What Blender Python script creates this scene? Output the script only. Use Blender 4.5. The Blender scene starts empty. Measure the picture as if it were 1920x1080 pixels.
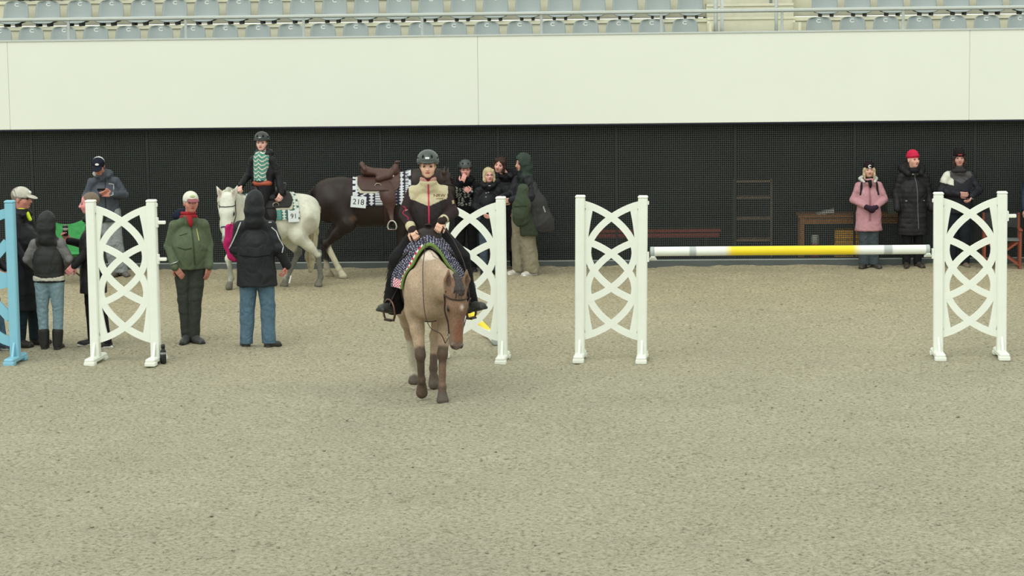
import bpy, math, random
import numpy as np
from mathutils import Vector, Matrix
from mathutils.bvhtree import BVHTree

# ------------------------------------------------------------------ camera, sky, sun, exposure
scene = bpy.context.scene
COL = scene.collection
PITCH = math.atan(492 / 4275.0)
cam_d = bpy.data.cameras.new('camera')
cam_d.sensor_width = 36.0
cam_d.lens = 36.0 * 4275.0 / 1920.0
cam_d.clip_end = 500
cam = bpy.data.objects.new('camera', cam_d)
COL.objects.link(cam)
cam.matrix_world = (Matrix.Translation((0, 0, 3.7)) @ Matrix.Rotation(math.pi / 2 - PITCH, 4, 'X')
                    @ Matrix.Rotation(-0.0125, 4, 'Z'))
scene.camera = cam
world = bpy.data.worlds.new('overcast_sky')
scene.world = world
world.use_nodes = True
bg = world.node_tree.nodes['Background']
bg.inputs[0].default_value = (0.955, 1.0, 0.925, 1)
bg.inputs[1].default_value = 1.22
sun_d = bpy.data.lights.new('hazy_sun', 'SUN')
sun_d.energy = 1.25
sun_d.angle = math.radians(50)
sun_d.color = (1.0, 0.99, 0.95)
sun = bpy.data.objects.new('hazy_sun', sun_d)
COL.objects.link(sun)
sun.rotation_euler = (math.radians(42), math.radians(0), math.radians(-28))
vs = scene.view_settings
vs.view_transform = 'Standard'
vs.look = 'None'
vs.exposure = 0.0
vs.gamma = 1.0
vs.use_curve_mapping = False

# ------------------------------------------------------------------ helpers
PI = math.pi
def V(*a):
    return np.array(a if len(a) > 1 else a[0], dtype=np.float64)
def lin(c, g=0.82):
    c = np.asarray(c, dtype=np.float64) / 255.0
    return np.where(c <= 0.04045, c / 12.92, ((c + 0.055) / 1.055) ** 2.4) * g

MATS = {}
def mat(name, color=None, rough=0.8, spec=0.3, var=0.12, vscale=12.0, bump=0.0, bscale=60.0, metal=0.0,
        attr=False, stretch=(1, 1, 1), sheen=0.0, folds=0.0, fscale=7.0):
    """procedural material: base colour (or the mesh's own colour attribute) with noise variation and noise relief"""
    if name in MATS:
        return MATS[name]
    m = bpy.data.materials.new(name)
    m.use_nodes = True
    nt = m.node_tree
    b = nt.nodes['Principled BSDF']
    b.inputs['Roughness'].default_value = rough
    b.inputs['Specular IOR Level'].default_value = spec
    b.inputs['Metallic'].default_value = metal
    if sheen:
        b.inputs['Sheen Weight'].default_value = sheen
    tc = nt.nodes.new('ShaderNodeTexCoord')
    mp = nt.nodes.new('ShaderNodeMapping')
    mp.inputs['Scale'].default_value = stretch
    nt.links.new(tc.outputs['Object'], mp.inputs['Vector'])
    n = nt.nodes.new('ShaderNodeTexNoise')
    n.inputs['Scale'].default_value = vscale
    n.inputs['Detail'].default_value = 4
    nt.links.new(mp.outputs[0], n.inputs['Vector'])
    mr = nt.nodes.new('ShaderNodeMapRange')
    mr.inputs['From Min'].default_value = 0.25
    mr.inputs['From Max'].default_value = 0.75
    mr.inputs['To Min'].default_value = 1 - var
    mr.inputs['To Max'].default_value = 1 + var
    nt.links.new(n.outputs['Fac'], mr.inputs['Value'])
    mx = nt.nodes.new('ShaderNodeVectorMath')
    mx.operation = 'SCALE'
    if attr:
        at = nt.nodes.new('ShaderNodeAttribute')
        at.attribute_name = 'Col'
        nt.links.new(at.outputs['Color'], mx.inputs[0])
    else:
        mx.inputs[0].default_value = tuple(color)
    nt.links.new(mr.outputs[0], mx.inputs['Scale'])
    nt.links.new(mx.outputs[0], b.inputs['Base Color'])
    if bump:
        n2 = nt.nodes.new('ShaderNodeTexNoise')
        n2.inputs['Scale'].default_value = bscale
        n2.inputs['Detail'].default_value = 3
        nt.links.new(mp.outputs[0], n2.inputs['Vector'])
        bp = nt.nodes.new('ShaderNodeBump')
        bp.inputs['Strength'].default_value = bump
        bp.inputs['Distance'].default_value = 0.01
        nt.links.new(n2.outputs['Fac'], bp.inputs['Height'])
        nt.links.new(bp.outputs[0], b.inputs['Normal'])
        if folds:
            n3 = nt.nodes.new('ShaderNodeTexNoise')
            n3.inputs['Scale'].default_value = fscale
            n3.inputs['Detail'].default_value = 1.5
            n3.inputs['Distortion'].default_value = 0.6
            nt.links.new(mp.outputs[0], n3.inputs['Vector'])
            s1 = nt.nodes.new('ShaderNodeMath'); s1.operation = 'SUBTRACT'; s1.inputs[1].default_value = 0.5
            s2 = nt.nodes.new('ShaderNodeMath'); s2.operation = 'ABSOLUTE'
            nt.links.new(n3.outputs['Fac'], s1.inputs[0])
            nt.links.new(s1.outputs[0], s2.inputs[0])
            bp2 = nt.nodes.new('ShaderNodeBump')
            bp2.inputs['Strength'].default_value = folds
            bp2.inputs['Distance'].default_value = 0.09
            nt.links.new(s2.outputs[0], bp2.inputs['Height'])
            nt.links.new(bp2.outputs[0], bp.inputs['Normal'])
    MATS[name] = m
    return m

M_CLOTH = mat('woven_cloth', attr=True, rough=0.85, spec=0.15, var=0.10, vscale=18, bump=0.3, bscale=40, folds=0.50, fscale=5.0)
M_NYLON = mat('smooth_jacket_fabric', attr=True, rough=0.6, spec=0.25, var=0.08, vscale=14, bump=0.2, bscale=26, folds=0.50, fscale=4.5)
M_DENIM = mat('denim', attr=True, rough=0.9, spec=0.1, var=0.16, vscale=22, bump=0.3, bscale=45, folds=0.50, fscale=7.0)
M_SKIN = mat('skin', attr=True, rough=0.55, spec=0.3, var=0.07, vscale=30)
M_LEATHER = mat('leather', attr=True, rough=0.5, spec=0.35, var=0.12, vscale=25, bump=0.2, bscale=60)
M_HAIR = mat('hair_strands', attr=True, rough=0.6, spec=0.3, var=0.3, vscale=30, bump=0.8, bscale=50, stretch=(3, 3, 0.5))
M_SHELL = mat('helmet_shell', attr=True, rough=0.42, spec=0.5, var=0.05)
M_COAT = mat('horse_coat', attr=True, rough=0.6, spec=0.25, var=0.16, vscale=9, bump=0.1, bscale=90)
M_SLEEK = mat('sleek_horse_coat', attr=True, rough=0.46, spec=0.30, var=0.15, vscale=7)
M_PRINT = mat('printed_fabric', attr=True, rough=0.85, spec=0.1, var=0.05)
M_METAL = mat('dull_steel', attr=True, rough=0.35, spec=0.5, metal=0.8, var=0.05)
M_PLASTIC = mat('painted_plastic', attr=True, rough=0.45, spec=0.4, var=0.03, vscale=6)
M_CARD = mat('white_card', attr=True, rough=0.6, spec=0.3, var=0.02)
M_WOOD = mat('varnished_wood', attr=True, rough=0.55, spec=0.3, var=0.2, vscale=10, stretch=(8, 8, 1))

def make_mesh(name, verts, faces, m, parent=None, cols=None, smooth=True, loc=None):
    me = bpy.data.meshes.new(name)
    verts = np.asarray(verts, dtype=np.float32).reshape(-1, 3)
    if isinstance(faces, np.ndarray) and faces.ndim == 2:
        nf, w = faces.shape
        me.vertices.add(len(verts))
        me.vertices.foreach_set('co', verts.ravel())
        me.loops.add(nf * w)
        me.loops.foreach_set('vertex_index', faces.astype(np.int32).ravel())
        me.polygons.add(nf)
        me.polygons.foreach_set('loop_start', np.arange(0, nf * w, w, dtype=np.int32))
        me.polygons.foreach_set('loop_total', np.full(nf, w, dtype=np.int32))
        me.update(calc_edges=True)
    else:
        me.from_pydata([tuple(v) for v in verts.tolist()], [], [tuple(int(i) for i in f) for f in faces])
        me.update()
    if smooth:
        me.polygons.foreach_set('use_smooth', np.ones(len(me.polygons), dtype=bool))
    if cols is not None:
        cols = np.asarray(cols, dtype=np.float32)
        if cols.ndim == 1:
            cols = np.tile(cols[:3], (len(verts), 1))
        a = me.color_attributes.new('Col', 'FLOAT_COLOR', 'POINT')
        a.data.foreach_set('color', np.concatenate([cols[:, :3], np.ones((len(cols), 1), np.float32)], 1).ravel())
    me.materials.append(m)
    o = bpy.data.objects.new(name, me)
    COL.objects.link(o)
    if parent is not None:
        o.parent = parent
    if loc is not None:
        o.location = loc
    return o

def empty(name, loc=(0, 0, 0), rz=0.0):
    o = bpy.data.objects.new(name, None)
    COL.objects.link(o)
    o.location = loc
    o.rotation_euler = (0, 0, rz)
    o.empty_display_size = 0.1
    return o

def tag(o, label, cat, group=None):
    o['label'] = label
    o['category'] = cat
    if group:
        o['group'] = group
    return o

def struct(o):
    o['kind'] = 'structure'
    return o

def copy_tree(o, parent=None):
    c = o.copy()
    COL.objects.link(c)
    c.parent = parent
    for ch in list(o.children):
        copy_tree(ch, c)
    return c

class MB:
    """collects boxes, tubes and ribbons that make ONE part"""
    def __init__(s):
        s.v, s.f, s.c = [], [], []
    def add(s, vs_, fs, col):
        o = len(s.v)
        s.v += [tuple(v) for v in vs_]
        s.f += [tuple(i + o for i in f) for f in fs]
        s.c += [tuple(col)] * len(vs_)
    def box(s, c, h, col=(0.5, 0.5, 0.5), R=None, bev=0.0):
        c, h = V(c), V(h)
        R = np.eye(3) if R is None else R
        if bev <= 0:
            P = [V(x, y, z) * h for z in (-1, 1) for y in (-1, 1) for x in (-1, 1)]
            F = [(0, 2, 3, 1), (4, 5, 7, 6), (0, 1, 5, 4), (2, 6, 7, 3), (0, 4, 6, 2), (1, 3, 7, 5)]
        else:
            b = min(bev, h.min() * 0.95)
            P, F = [], []
            lay = [(-1, 0), (-1, 1), (1, 1), (1, 0)]
            for (sz, full) in lay:
                zz = sz * (h[2] if not full else h[2] - b)
                hx, hy = (h[0], h[1]) if full else (h[0] - b, h[1] - b)
                ring = []
                for sx, sy in ((-1, -1), (1, -1), (1, 1), (-1, 1)):
                    bb = b if full else b * 0.5
                    p1, p2 = (sx * hx, sy * (hy - bb)), (sx * (hx - bb), sy * hy)
                    ring += [p1, p2] if sx * sy < 0 else [p2, p1]
                ring = sorted(ring, key=lambda q: math.atan2(q[1] / hy, q[0] / hx))
                P += [V(x, y, zz) for x, y in ring]
            for l in range(3):
                for i in range(8):
                    j = (i + 1) % 8
                    F.append((l * 8 + i, l * 8 + j, (l + 1) * 8 + j, (l + 1) * 8 + i))
            F.append(tuple(range(7, -1, -1)))
            F.append(tuple(range(24, 32)))
        s.add([R @ p + c for p in P], F, col)
        return s
    def tube(s, pts, r, col=(0.5, 0.5, 0.5), n=8, closed=False):
        pts = [V(p) for p in pts]
        m = len(pts)
        rs = [r] * m if np.isscalar(r) else list(r)
        P, F = [], []
        up = None
        for i, p in enumerate(pts):
            a = pts[i - 1] if (i > 0 or closed) else pts[i]
            b = pts[(i + 1) % m] if (i < m - 1 or closed) else pts[i]
            t = b - a
            t = t / (np.linalg.norm(t) + 1e-12)
            if up is None:
                up = V(0, 0, 1) if abs(t[2]) < 0.9 else V(1, 0, 0)
            x = np.cross(t, up)
            x = x / (np.linalg.norm(x) + 1e-12)
            y = np.cross(x, t)
            up = y
            for k in range(n):
                an = 2 * PI * k / n
                P.append(p + rs[i] * (math.cos(an) * x + math.sin(an) * y))
        for i in range(m if closed else m - 1):
            i2 = (i + 1) % m
            for k in range(n):
                k2 = (k + 1) % n
                F.append((i * n + k, i * n + k2, i2 * n + k2, i2 * n + k))
        if not closed:
            F.append(tuple(range(n - 1, -1, -1)))
            F.append(tuple((m - 1) * n + k for k in range(n)))
        s.add(P, F, col)
        return s
    def strip(s, pts, w, t, n, col=(0.5, 0.5, 0.5)):
        """flat bar of width w along pts (in the plane with normal n), thickness t along n"""
        n = V(n) / np.linalg.norm(V(n))
        pts = [V(p) for p in pts]
        P, F = [], []
        m = len(pts)
        for i, p in enumerate(pts):
            d = pts[min(i + 1, m - 1)] - pts[max(i - 1, 0)]
            d = d / np.linalg.norm(d)
            x = np.cross(d, n)
            for a, b in ((-1, -1), (1, -1), (1, 1), (-1, 1)):
                P.append(p + x * a * w / 2 + n * b * t / 2)
        for i in range(m - 1):
            for k in range(4):
                k2 = (k + 1) % 4
                F.append((i * 4 + k, i * 4 + k2, i * 4 + 4 + k2, i * 4 + 4 + k))
        F.append((3, 2, 1, 0))
        F.append(tuple(4 * (m - 1) + k for k in range(4)))
        s.add(P, F, col)
        return s
    def lathe(s, prof, c=(0, 0, 0), col=(0.5, 0.5, 0.5), n=16, R=None):
        c = V(c)
        R = np.eye(3) if R is None else R
        P, F = [], []
        for (r, z) in prof:
            for k in range(n):
                an = 2 * PI * k / n
                P.append(R @ V(r * math.cos(an), r * math.sin(an), z) + c)
        for i in range(len(prof) - 1):
            for k in range(n):
                k2 = (k + 1) % n
                F.append((i * n + k, i * n + k2, (i + 1) * n + k2, (i + 1) * n + k))
        F.append(tuple(range(n - 1, -1, -1)))
        F.append(tuple((len(prof) - 1) * n + k for k in range(n)))
        s.add(P, F, col)
        return s
    def build(s, name, m, parent=None, smooth=False, loc=None):
        o = make_mesh(name, s.v, s.f, m, parent, np.array(s.c), smooth, loc)
        return o

def smin(a, b, k):
    h = np.clip(0.5 + 0.5 * (b - a) / k, 0, 1)
    return b * (1 - h) + a * h - k * h * (1 - h)

def rot(ax, a):
    c, s = math.cos(a), math.sin(a)
    if ax == 'x':
        return np.array([[1, 0, 0], [0, c, -s], [0, s, c]])
    if ax == 'y':
        return np.array([[c, 0, s], [0, 1, 0], [-s, 0, c]])
    return np.array([[c, -s, 0], [s, c, 0], [0, 0, 1]])

class Solid:
    """smoothly blended rounded cones / ellipsoids / boxes, turned into one continuous surface"""
    def __init__(s, col=(0.5, 0.5, 0.5)):
        s.p, s.col = [], tuple(col)
    def _put(s, kind, prm, bb, op, col, k, zmin, zmax):
        s.p.append(dict(kind=kind, prm=prm, bb=bb, op=op, col=s.col if col is None else tuple(col), k=k, zmin=zmin, zmax=zmax))
    def cone(s, a, b, ra, rb, col=None, k=0.03, sc=None, op='+', zmin=None, zmax=None):
        a, b = V(a), V(b)
        scv = V(1, 1, 1) if sc is None else V(sc)
        lo = np.minimum(a - ra * scv, b - rb * scv)
        hi = np.maximum(a + ra * scv, b + rb * scv)
        s._put('cone', (a / scv, b / scv, ra, rb, scv), (lo, hi), op, col, k, zmin, zmax)
        return s
    def chain(s, pts, rs, **kw):
        for i in range(len(pts) - 1):
            s.cone(pts[i], pts[i + 1], rs[i], rs[i + 1], **kw)
        return s
    def ell(s, c, r, R=None, col=None, k=0.03, op='+', zmin=None, zmax=None):
        c, r = V(c), V(r) if not np.isscalar(r) else V(r, r, r)
        R = np.eye(3) if R is None else R
        e = np.sqrt(((R * r) ** 2).sum(1))
        s._put('ell', (c, r, R), (c - e, c + e), op, col, k, zmin, zmax)
        return s
    def box(s, c, h, rad=0.01, R=None, col=None, k=0.02, op='+', zmin=None, zmax=None):
        c, h = V(c), V(h)
        R = np.eye(3) if R is None else R
        e = np.abs(R) @ h
        s._put('box', (c, h - rad, rad, R), (c - e, c + e), op, col, k, zmin, zmax)
        return s
    @staticmethod
    def dist(q, X, Y, Z):
        kd, prm = q['kind'], q['prm']
        if kd == 'cone':
            a, b, ra, rb, sc = prm
            x, y, z = X / sc[0] - a[0], Y / sc[1] - a[1], Z / sc[2] - a[2]
            d = b - a
            L = float(d @ d) + 1e-12
            t = np.clip((x * d[0] + y * d[1] + z * d[2]) / L, 0, 1)
            dx, dy, dz = x - t * d[0], y - t * d[1], z - t * d[2]
            out = np.sqrt(dx * dx + dy * dy + dz * dz) - (ra + (rb - ra) * t)
            if sc.min() < 0.999:
                gx, gy, gz = dx / sc[0], dy / sc[1], dz / sc[2]
                out = out * np.sqrt((dx * dx + dy * dy + dz * dz + 1e-9) / (gx * gx + gy * gy + gz * gz + 1e-9))
        elif kd == 'ell':
            c, r, R = prm
            x, y, z = X - c[0], Y - c[1], Z - c[2]
            u = (x * R[0, 0] + y * R[1, 0] + z * R[2, 0])
            v = (x * R[0, 1] + y * R[1, 1] + z * R[2, 1])
            w = (x * R[0, 2] + y * R[1, 2] + z * R[2, 2])
            k0 = np.sqrt((u / r[0]) ** 2 + (v / r[1]) ** 2 + (w / r[2]) ** 2)
            k1 = np.sqrt((u / r[0] ** 2) ** 2 + (v / r[1] ** 2) ** 2 + (w / r[2] ** 2) ** 2) + 1e-9
            out = k0 * (k0 - 1) / k1
        else:
            c, h, rad, R = prm
            x, y, z = X - c[0], Y - c[1], Z - c[2]
            u = np.abs(x * R[0, 0] + y * R[1, 0] + z * R[2, 0]) - h[0]
            v = np.abs(x * R[0, 1] + y * R[1, 1] + z * R[2, 1]) - h[1]
            w = np.abs(x * R[0, 2] + y * R[1, 2] + z * R[2, 2]) - h[2]
            out = np.sqrt(np.maximum(u, 0) ** 2 + np.maximum(v, 0) ** 2 + np.maximum(w, 0) ** 2) \
                + np.minimum(np.maximum(u, np.maximum(v, w)), 0) - rad
        if q['zmin'] is not None:
            out = np.maximum(out, q['zmin'] - Z)
        if q['zmax'] is not None:
            out = np.maximum(out, Z - q['zmax'])
        return out
    def mesh(s, res):
        pos = [q for q in s.p if q['op'] == '+']
        lo = np.min([q['bb'][0] for q in pos], 0) - 3 * res
        hi = np.max([q['bb'][1] for q in pos], 0) + 3 * res
        N = np.ceil((hi - lo) / res).astype(int) + 1
        F = np.full(N, 9.0, dtype=np.float32)
        ax = [(lo[i] + res * np.arange(N[i])).astype(np.float32) for i in range(3)]
        for q in s.p:
            if q['op'] == 'p':
                continue
            mg = q['k'] + 3 * res
            i0 = np.clip(np.floor((q['bb'][0] - mg - lo) / res).astype(int), 0, N - 1)
            i1 = np.clip(np.ceil((q['bb'][1] + mg - lo) / res).astype(int) + 1, 1, N)
            if (i1 <= i0).any():
                continue
            sl = tuple(slice(i0[i], i1[i]) for i in range(3))
            X = ax[0][sl[0]][:, None, None]
            Y = ax[1][sl[1]][None, :, None]
            Z = ax[2][sl[2]][None, None, :]
            d = s.dist(q, X, Y, Z).astype(np.float32)
            if q['op'] == '+':
                F[sl] = smin(F[sl], d, q['k'])
            else:
                F[sl] = -smin(-F[sl], d, q['k'])
        v, f = nets(F, lo, res)
        X, Y, Z = v[:, 0], v[:, 1], v[:, 2]
        best = np.full(len(v), 1e9)
        col = np.zeros((len(v), 3))
        for q in s.p:
            if q['op'] == '-':
                continue
            d = s.dist(q, X, Y, Z)
            if q['op'] == '+':
                m = d < best
                best[m] = d[m]
                col[m] = q['col']
        for q in s.p:
            if q['op'] == 'p':
                m = s.dist(q, X, Y, Z) < 0
                col[m] = q['col']
        return v, f, col

def nets(F, lo, res):
    ins = F < 0
    nx, ny, nz = F.shape
    cnt = np.zeros((nx - 1, ny - 1, nz - 1), np.uint8)
    for dx in (0, 1):
        for dy in (0, 1):
            for dz in (0, 1):
                cnt += ins[dx:nx - 1 + dx, dy:ny - 1 + dy, dz:nz - 1 + dz]
    act = (cnt > 0) & (cnt < 8)
    ids = np.argwhere(act)
    idx = np.full(act.shape, -1, np.int32)
    idx[act] = np.arange(len(ids))
    cv = {}
    for dx in (0, 1):
        for dy in (0, 1):
            for dz in (0, 1):
                cv[dx, dy, dz] = F[ids[:, 0] + dx, ids[:, 1] + dy, ids[:, 2] + dz].astype(np.float64)
    acc = np.zeros((len(ids), 3))
    n = np.zeros(len(ids))
    for a in cv:
        for axis in range(3):
            if a[axis] == 0:
                b = list(a)
                b[axis] = 1
                f0, f1 = cv[a], cv[tuple(b)]
                m = (f0 < 0) != (f1 < 0)
                t = f0[m] / (f0[m] - f1[m])
                p = np.tile(np.array(a, float), (m.sum(), 1))
                p[:, axis] = t
                acc[m] += p
                n[m] += 1
    v = lo + res * (ids + acc / n[:, None])
    quads = []
    for axis in range(3):
        b, c = (axis + 1) % 3, (axis + 2) % 3
        s0 = [slice(1, -1)] * 3
        s1 = [slice(1, -1)] * 3
        s0[axis] = slice(0, -1)
        s1[axis] = slice(1, None)
        ch = ins[tuple(s0)] != ins[tuple(s1)]
        e = np.argwhere(ch)
        off = np.ones(3, int)
        off[axis] = 0
        e = e + off
        fl = ins[e[:, 0], e[:, 1], e[:, 2]]
        q = []
        for db, dc in ((-1, -1), (0, -1), (0, 0), (-1, 0)):
            g_ = e.copy()
            g_[:, b] += db
            g_[:, c] += dc
            q.append(idx[g_[:, 0], g_[:, 1], g_[:, 2]])
        q = np.stack(q, 1)
        q[~fl] = q[~fl][:, ::-1]
        quads.append(q)
    q = np.concatenate(quads)
    return v, q[(q >= 0).all(1)]

def vnormals(v, f):
    a = v[f[:, 2]] - v[f[:, 0]]
    b = v[f[:, 3]] - v[f[:, 1]]
    fn = np.cross(a, b)
    n = np.zeros_like(v)
    for k in range(4):
        np.add.at(n, f[:, k], fn)
    return n / (np.linalg.norm(n, axis=1, keepdims=True) + 1e-12)

def wob(v, seed, freq, stretch=(1, 1, 1)):
    r = np.random.RandomState(seed)
    out = np.zeros(len(v))
    w = v * np.array(stretch)
    for i in range(6):
        d = r.randn(3)
        d /= np.linalg.norm(d)
        ph = r.rand() * 6.28
        fq = freq * (0.6 + r.rand() * 1.2)
        out += np.sin(w @ d * fq + ph + 1.5 * np.sin(w @ r.randn(3) * freq * 0.4 + r.rand() * 6))
    return out / 3.0

def solid_obj(sd, name, m, parent, res, fold=0.0, freq=28, seed=1, quilt=0.0, qpitch=0.09, colfn=None, stretch=(1, 1, 0.6)):
    v, f, c = sd.mesh(res)
    if fold or quilt:
        n = vnormals(v, f)
        a = fold * (1.1 - 2.0 * np.abs(np.clip(wob(v, seed, freq * 0.7, stretch), -1, 1)) ** 0.9) * 0.8
        if quilt:
            a = a + quilt * (np.abs(np.sin(v[:, 2] * PI / qpitch)) ** 0.6 - 0.6)
        v = v + n * a[:, None]
    if colfn is not None:
        c = colfn(v, c)
    o = make_mesh(name, v, f, m, parent, c)
    o_bvh[o.name] = (v, f)
    return o
o_bvh = {}
def bvh_of(o):
    v, f = o_bvh[o.name]
    return BVHTree.FromPolygons([Vector(p) for p in v], [tuple(int(i) for i in q) for q in f])

def cast(bv, p, d, fallback=None):
    h = bv.ray_cast(Vector(p), Vector(d))
    if h[0] is None:
        return fallback
    return V(h[0]), V(h[1])

def surf_ribbon(bv, pts, d, w, name, m, parent, col, off=0.004, th=0.004):
    """a thin ribbon or cord that lies on a surface; pts are cast along d"""
    P = []
    d = V(d)
    for p in pts:
        h = cast(bv, V(p) - d * 0.8, d)
        if h is not None:
            P.append(h[0] - d * off)
    if len(P) < 2:
        return None
    mb = MB()
    mb.strip(P, w, th, -d, col)
    return mb.build(name, m, parent)

def text_mesh(body, size):
    cu = bpy.data.curves.new('lettering', 'FONT')
    cu.body = body
    cu.size = size
    cu.align_x = 'CENTER'
    cu.align_y = 'CENTER'
    cu.resolution_u = 3
    ob = bpy.data.objects.new('lettering', cu)
    COL.objects.link(ob)
    me = ob.to_mesh()
    vs_ = [tuple(v.co) for v in me.vertices]
    fs = [tuple(p.vertices) for p in me.polygons]
    ob.to_mesh_clear()
    bpy.data.objects.remove(ob)
    bpy.data.curves.remove(cu)
    return vs_, fs

def lettering(body, size, mapf, name, m, parent, col, bold=1.0):
    vs_, fs = text_mesh(body, size)
    return make_mesh(name, [mapf(x * bold, y) for x, y, z in vs_], fs, m, parent, np.array(col), smooth=False)

# ------------------------------------------------------------------ the setting: sand, wall, fascia, terrace
WALL_LOC, WALL_RZ = (0.0, 34.9, 0.0), -0.0545
def at_wall(o):
    o.location = WALL_LOC
    o.rotation_euler = (0, 0, WALL_RZ)
    return o

def value_noise(nx, ny, cell, seed):
    r = np.random.RandomState(seed)
    gx, gy = int(nx / cell) + 3, int(ny / cell) + 3
    g_ = r.rand(gx, gy)
    x, y = np.arange(nx) / cell, np.arange(ny) / cell
    xi, yi = x.astype(int), y.astype(int)
    fx, fy = (x - xi), (y - yi)
    fx, fy = fx * fx * (3 - 2 * fx), fy * fy * (3 - 2 * fy)
    a = g_[xi][:, yi] * (1 - fx)[:, None] + g_[xi + 1][:, yi] * fx[:, None]
    b = g_[xi][:, yi + 1] * (1 - fx)[:, None] + g_[xi + 1][:, yi + 1] * fx[:, None]
    return a * (1 - fy)[None] + b * fy[None] - 0.5

def sand_material():
    m = bpy.data.materials.new('arena_sand')
    m.use_nodes = True
    nt = m.node_tree
    L = nt.links.new
    b = nt.nodes['Principled BSDF']
    b.inputs['Roughness'].default_value = 0.95
    b.inputs['Specular IOR Level'].default_value = 0.1
    tc = nt.nodes.new('ShaderNodeTexCoord')
    def noise(scale, detail, rough=0.6):
        n = nt.nodes.new('ShaderNodeTexNoise')
        n.inputs['Scale'].default_value = scale
        n.inputs['Detail'].default_value = detail
        n.inputs['Roughness'].default_value = rough
        L(tc.outputs['Object'], n.inputs['Vector'])
        return n
    n1, n2, n3 = noise(27, 7, 0.74), noise(0.55, 4), noise(90, 3)
    r1 = nt.nodes.new('ShaderNodeValToRGB')
    e = r1.color_ramp.elements
    e[0].position, e[1].position = 0.34, 0.66
    e[0].color = (*lin((122, 116, 96), 0.84), 1)
    e[1].color = (*lin((210, 205, 183), 0.84), 1)
    k = e.new(0.46); k.color = (*lin((178, 173, 149), 0.84), 1)
    L(n1.outputs['Fac'], r1.inputs['Fac'])
    # damp, browner going along the track by the wall (world Y)
    sep = nt.nodes.new('ShaderNodeSeparateXYZ')
    L(tc.outputs['Object'], sep.inputs[0])
    add = nt.nodes.new('ShaderNodeMath'); add.operation = 'MULTIPLY_ADD'
    add.inputs[1].default_value = 5.0
    L(n2.outputs['Fac'], add.inputs[0]); L(sep.outputs['Y'], add.inputs[2])
    mr = nt.nodes.new('ShaderNodeMapRange')
    mr.inputs['From Min'].default_value, mr.inputs['From Max'].default_value = 25.5, 34.0
    L(add.outputs[0], mr.inputs['Value'])
    mix = nt.nodes.new('ShaderNodeMix'); mix.data_type = 'RGBA'; mix.blend_type = 'MULTIPLY'
    mix.inputs['B'].default_value = (1.0, 0.94, 0.85, 1)
    L(mr.outputs[0], mix.inputs['Factor']); L(r1.outputs[0], mix.inputs['A'])
    mr2 = nt.nodes.new('ShaderNodeMapRange')
    mr2.inputs['From Min'].default_value, mr2.inputs['From Max'].default_value = 0.3, 0.7
    mr2.inputs['To Min'].default_value, mr2.inputs['To Max'].default_value = 0.92, 1.06
    L(n2.outputs['Fac'], mr2.inputs['Value'])
    sc = nt.nodes.new('ShaderNodeVectorMath'); sc.operation = 'SCALE'
    L(mix.outputs['Result'], sc.inputs[0]); L(mr2.outputs[0], sc.inputs['Scale'])
    L(sc.outputs[0], b.inputs['Base Color'])
    ad = nt.nodes.new('ShaderNodeMath'); ad.operation = 'MULTIPLY_ADD'
    ad.inputs[1].default_value = 0.35
    L(n3.outputs['Fac'], ad.inputs[0]); L(n1.outputs['Fac'], ad.inputs[2])
    bp = nt.nodes.new('ShaderNodeBump')
    bp.inputs['Strength'].default_value = 0.9
    bp.inputs['Distance'].default_value = 0.026
    L(ad.outputs[0], bp.inputs['Height'])
    L(bp.outputs[0], b.inputs['Normal'])
    return m
M_SAND = sand_material()

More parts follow.
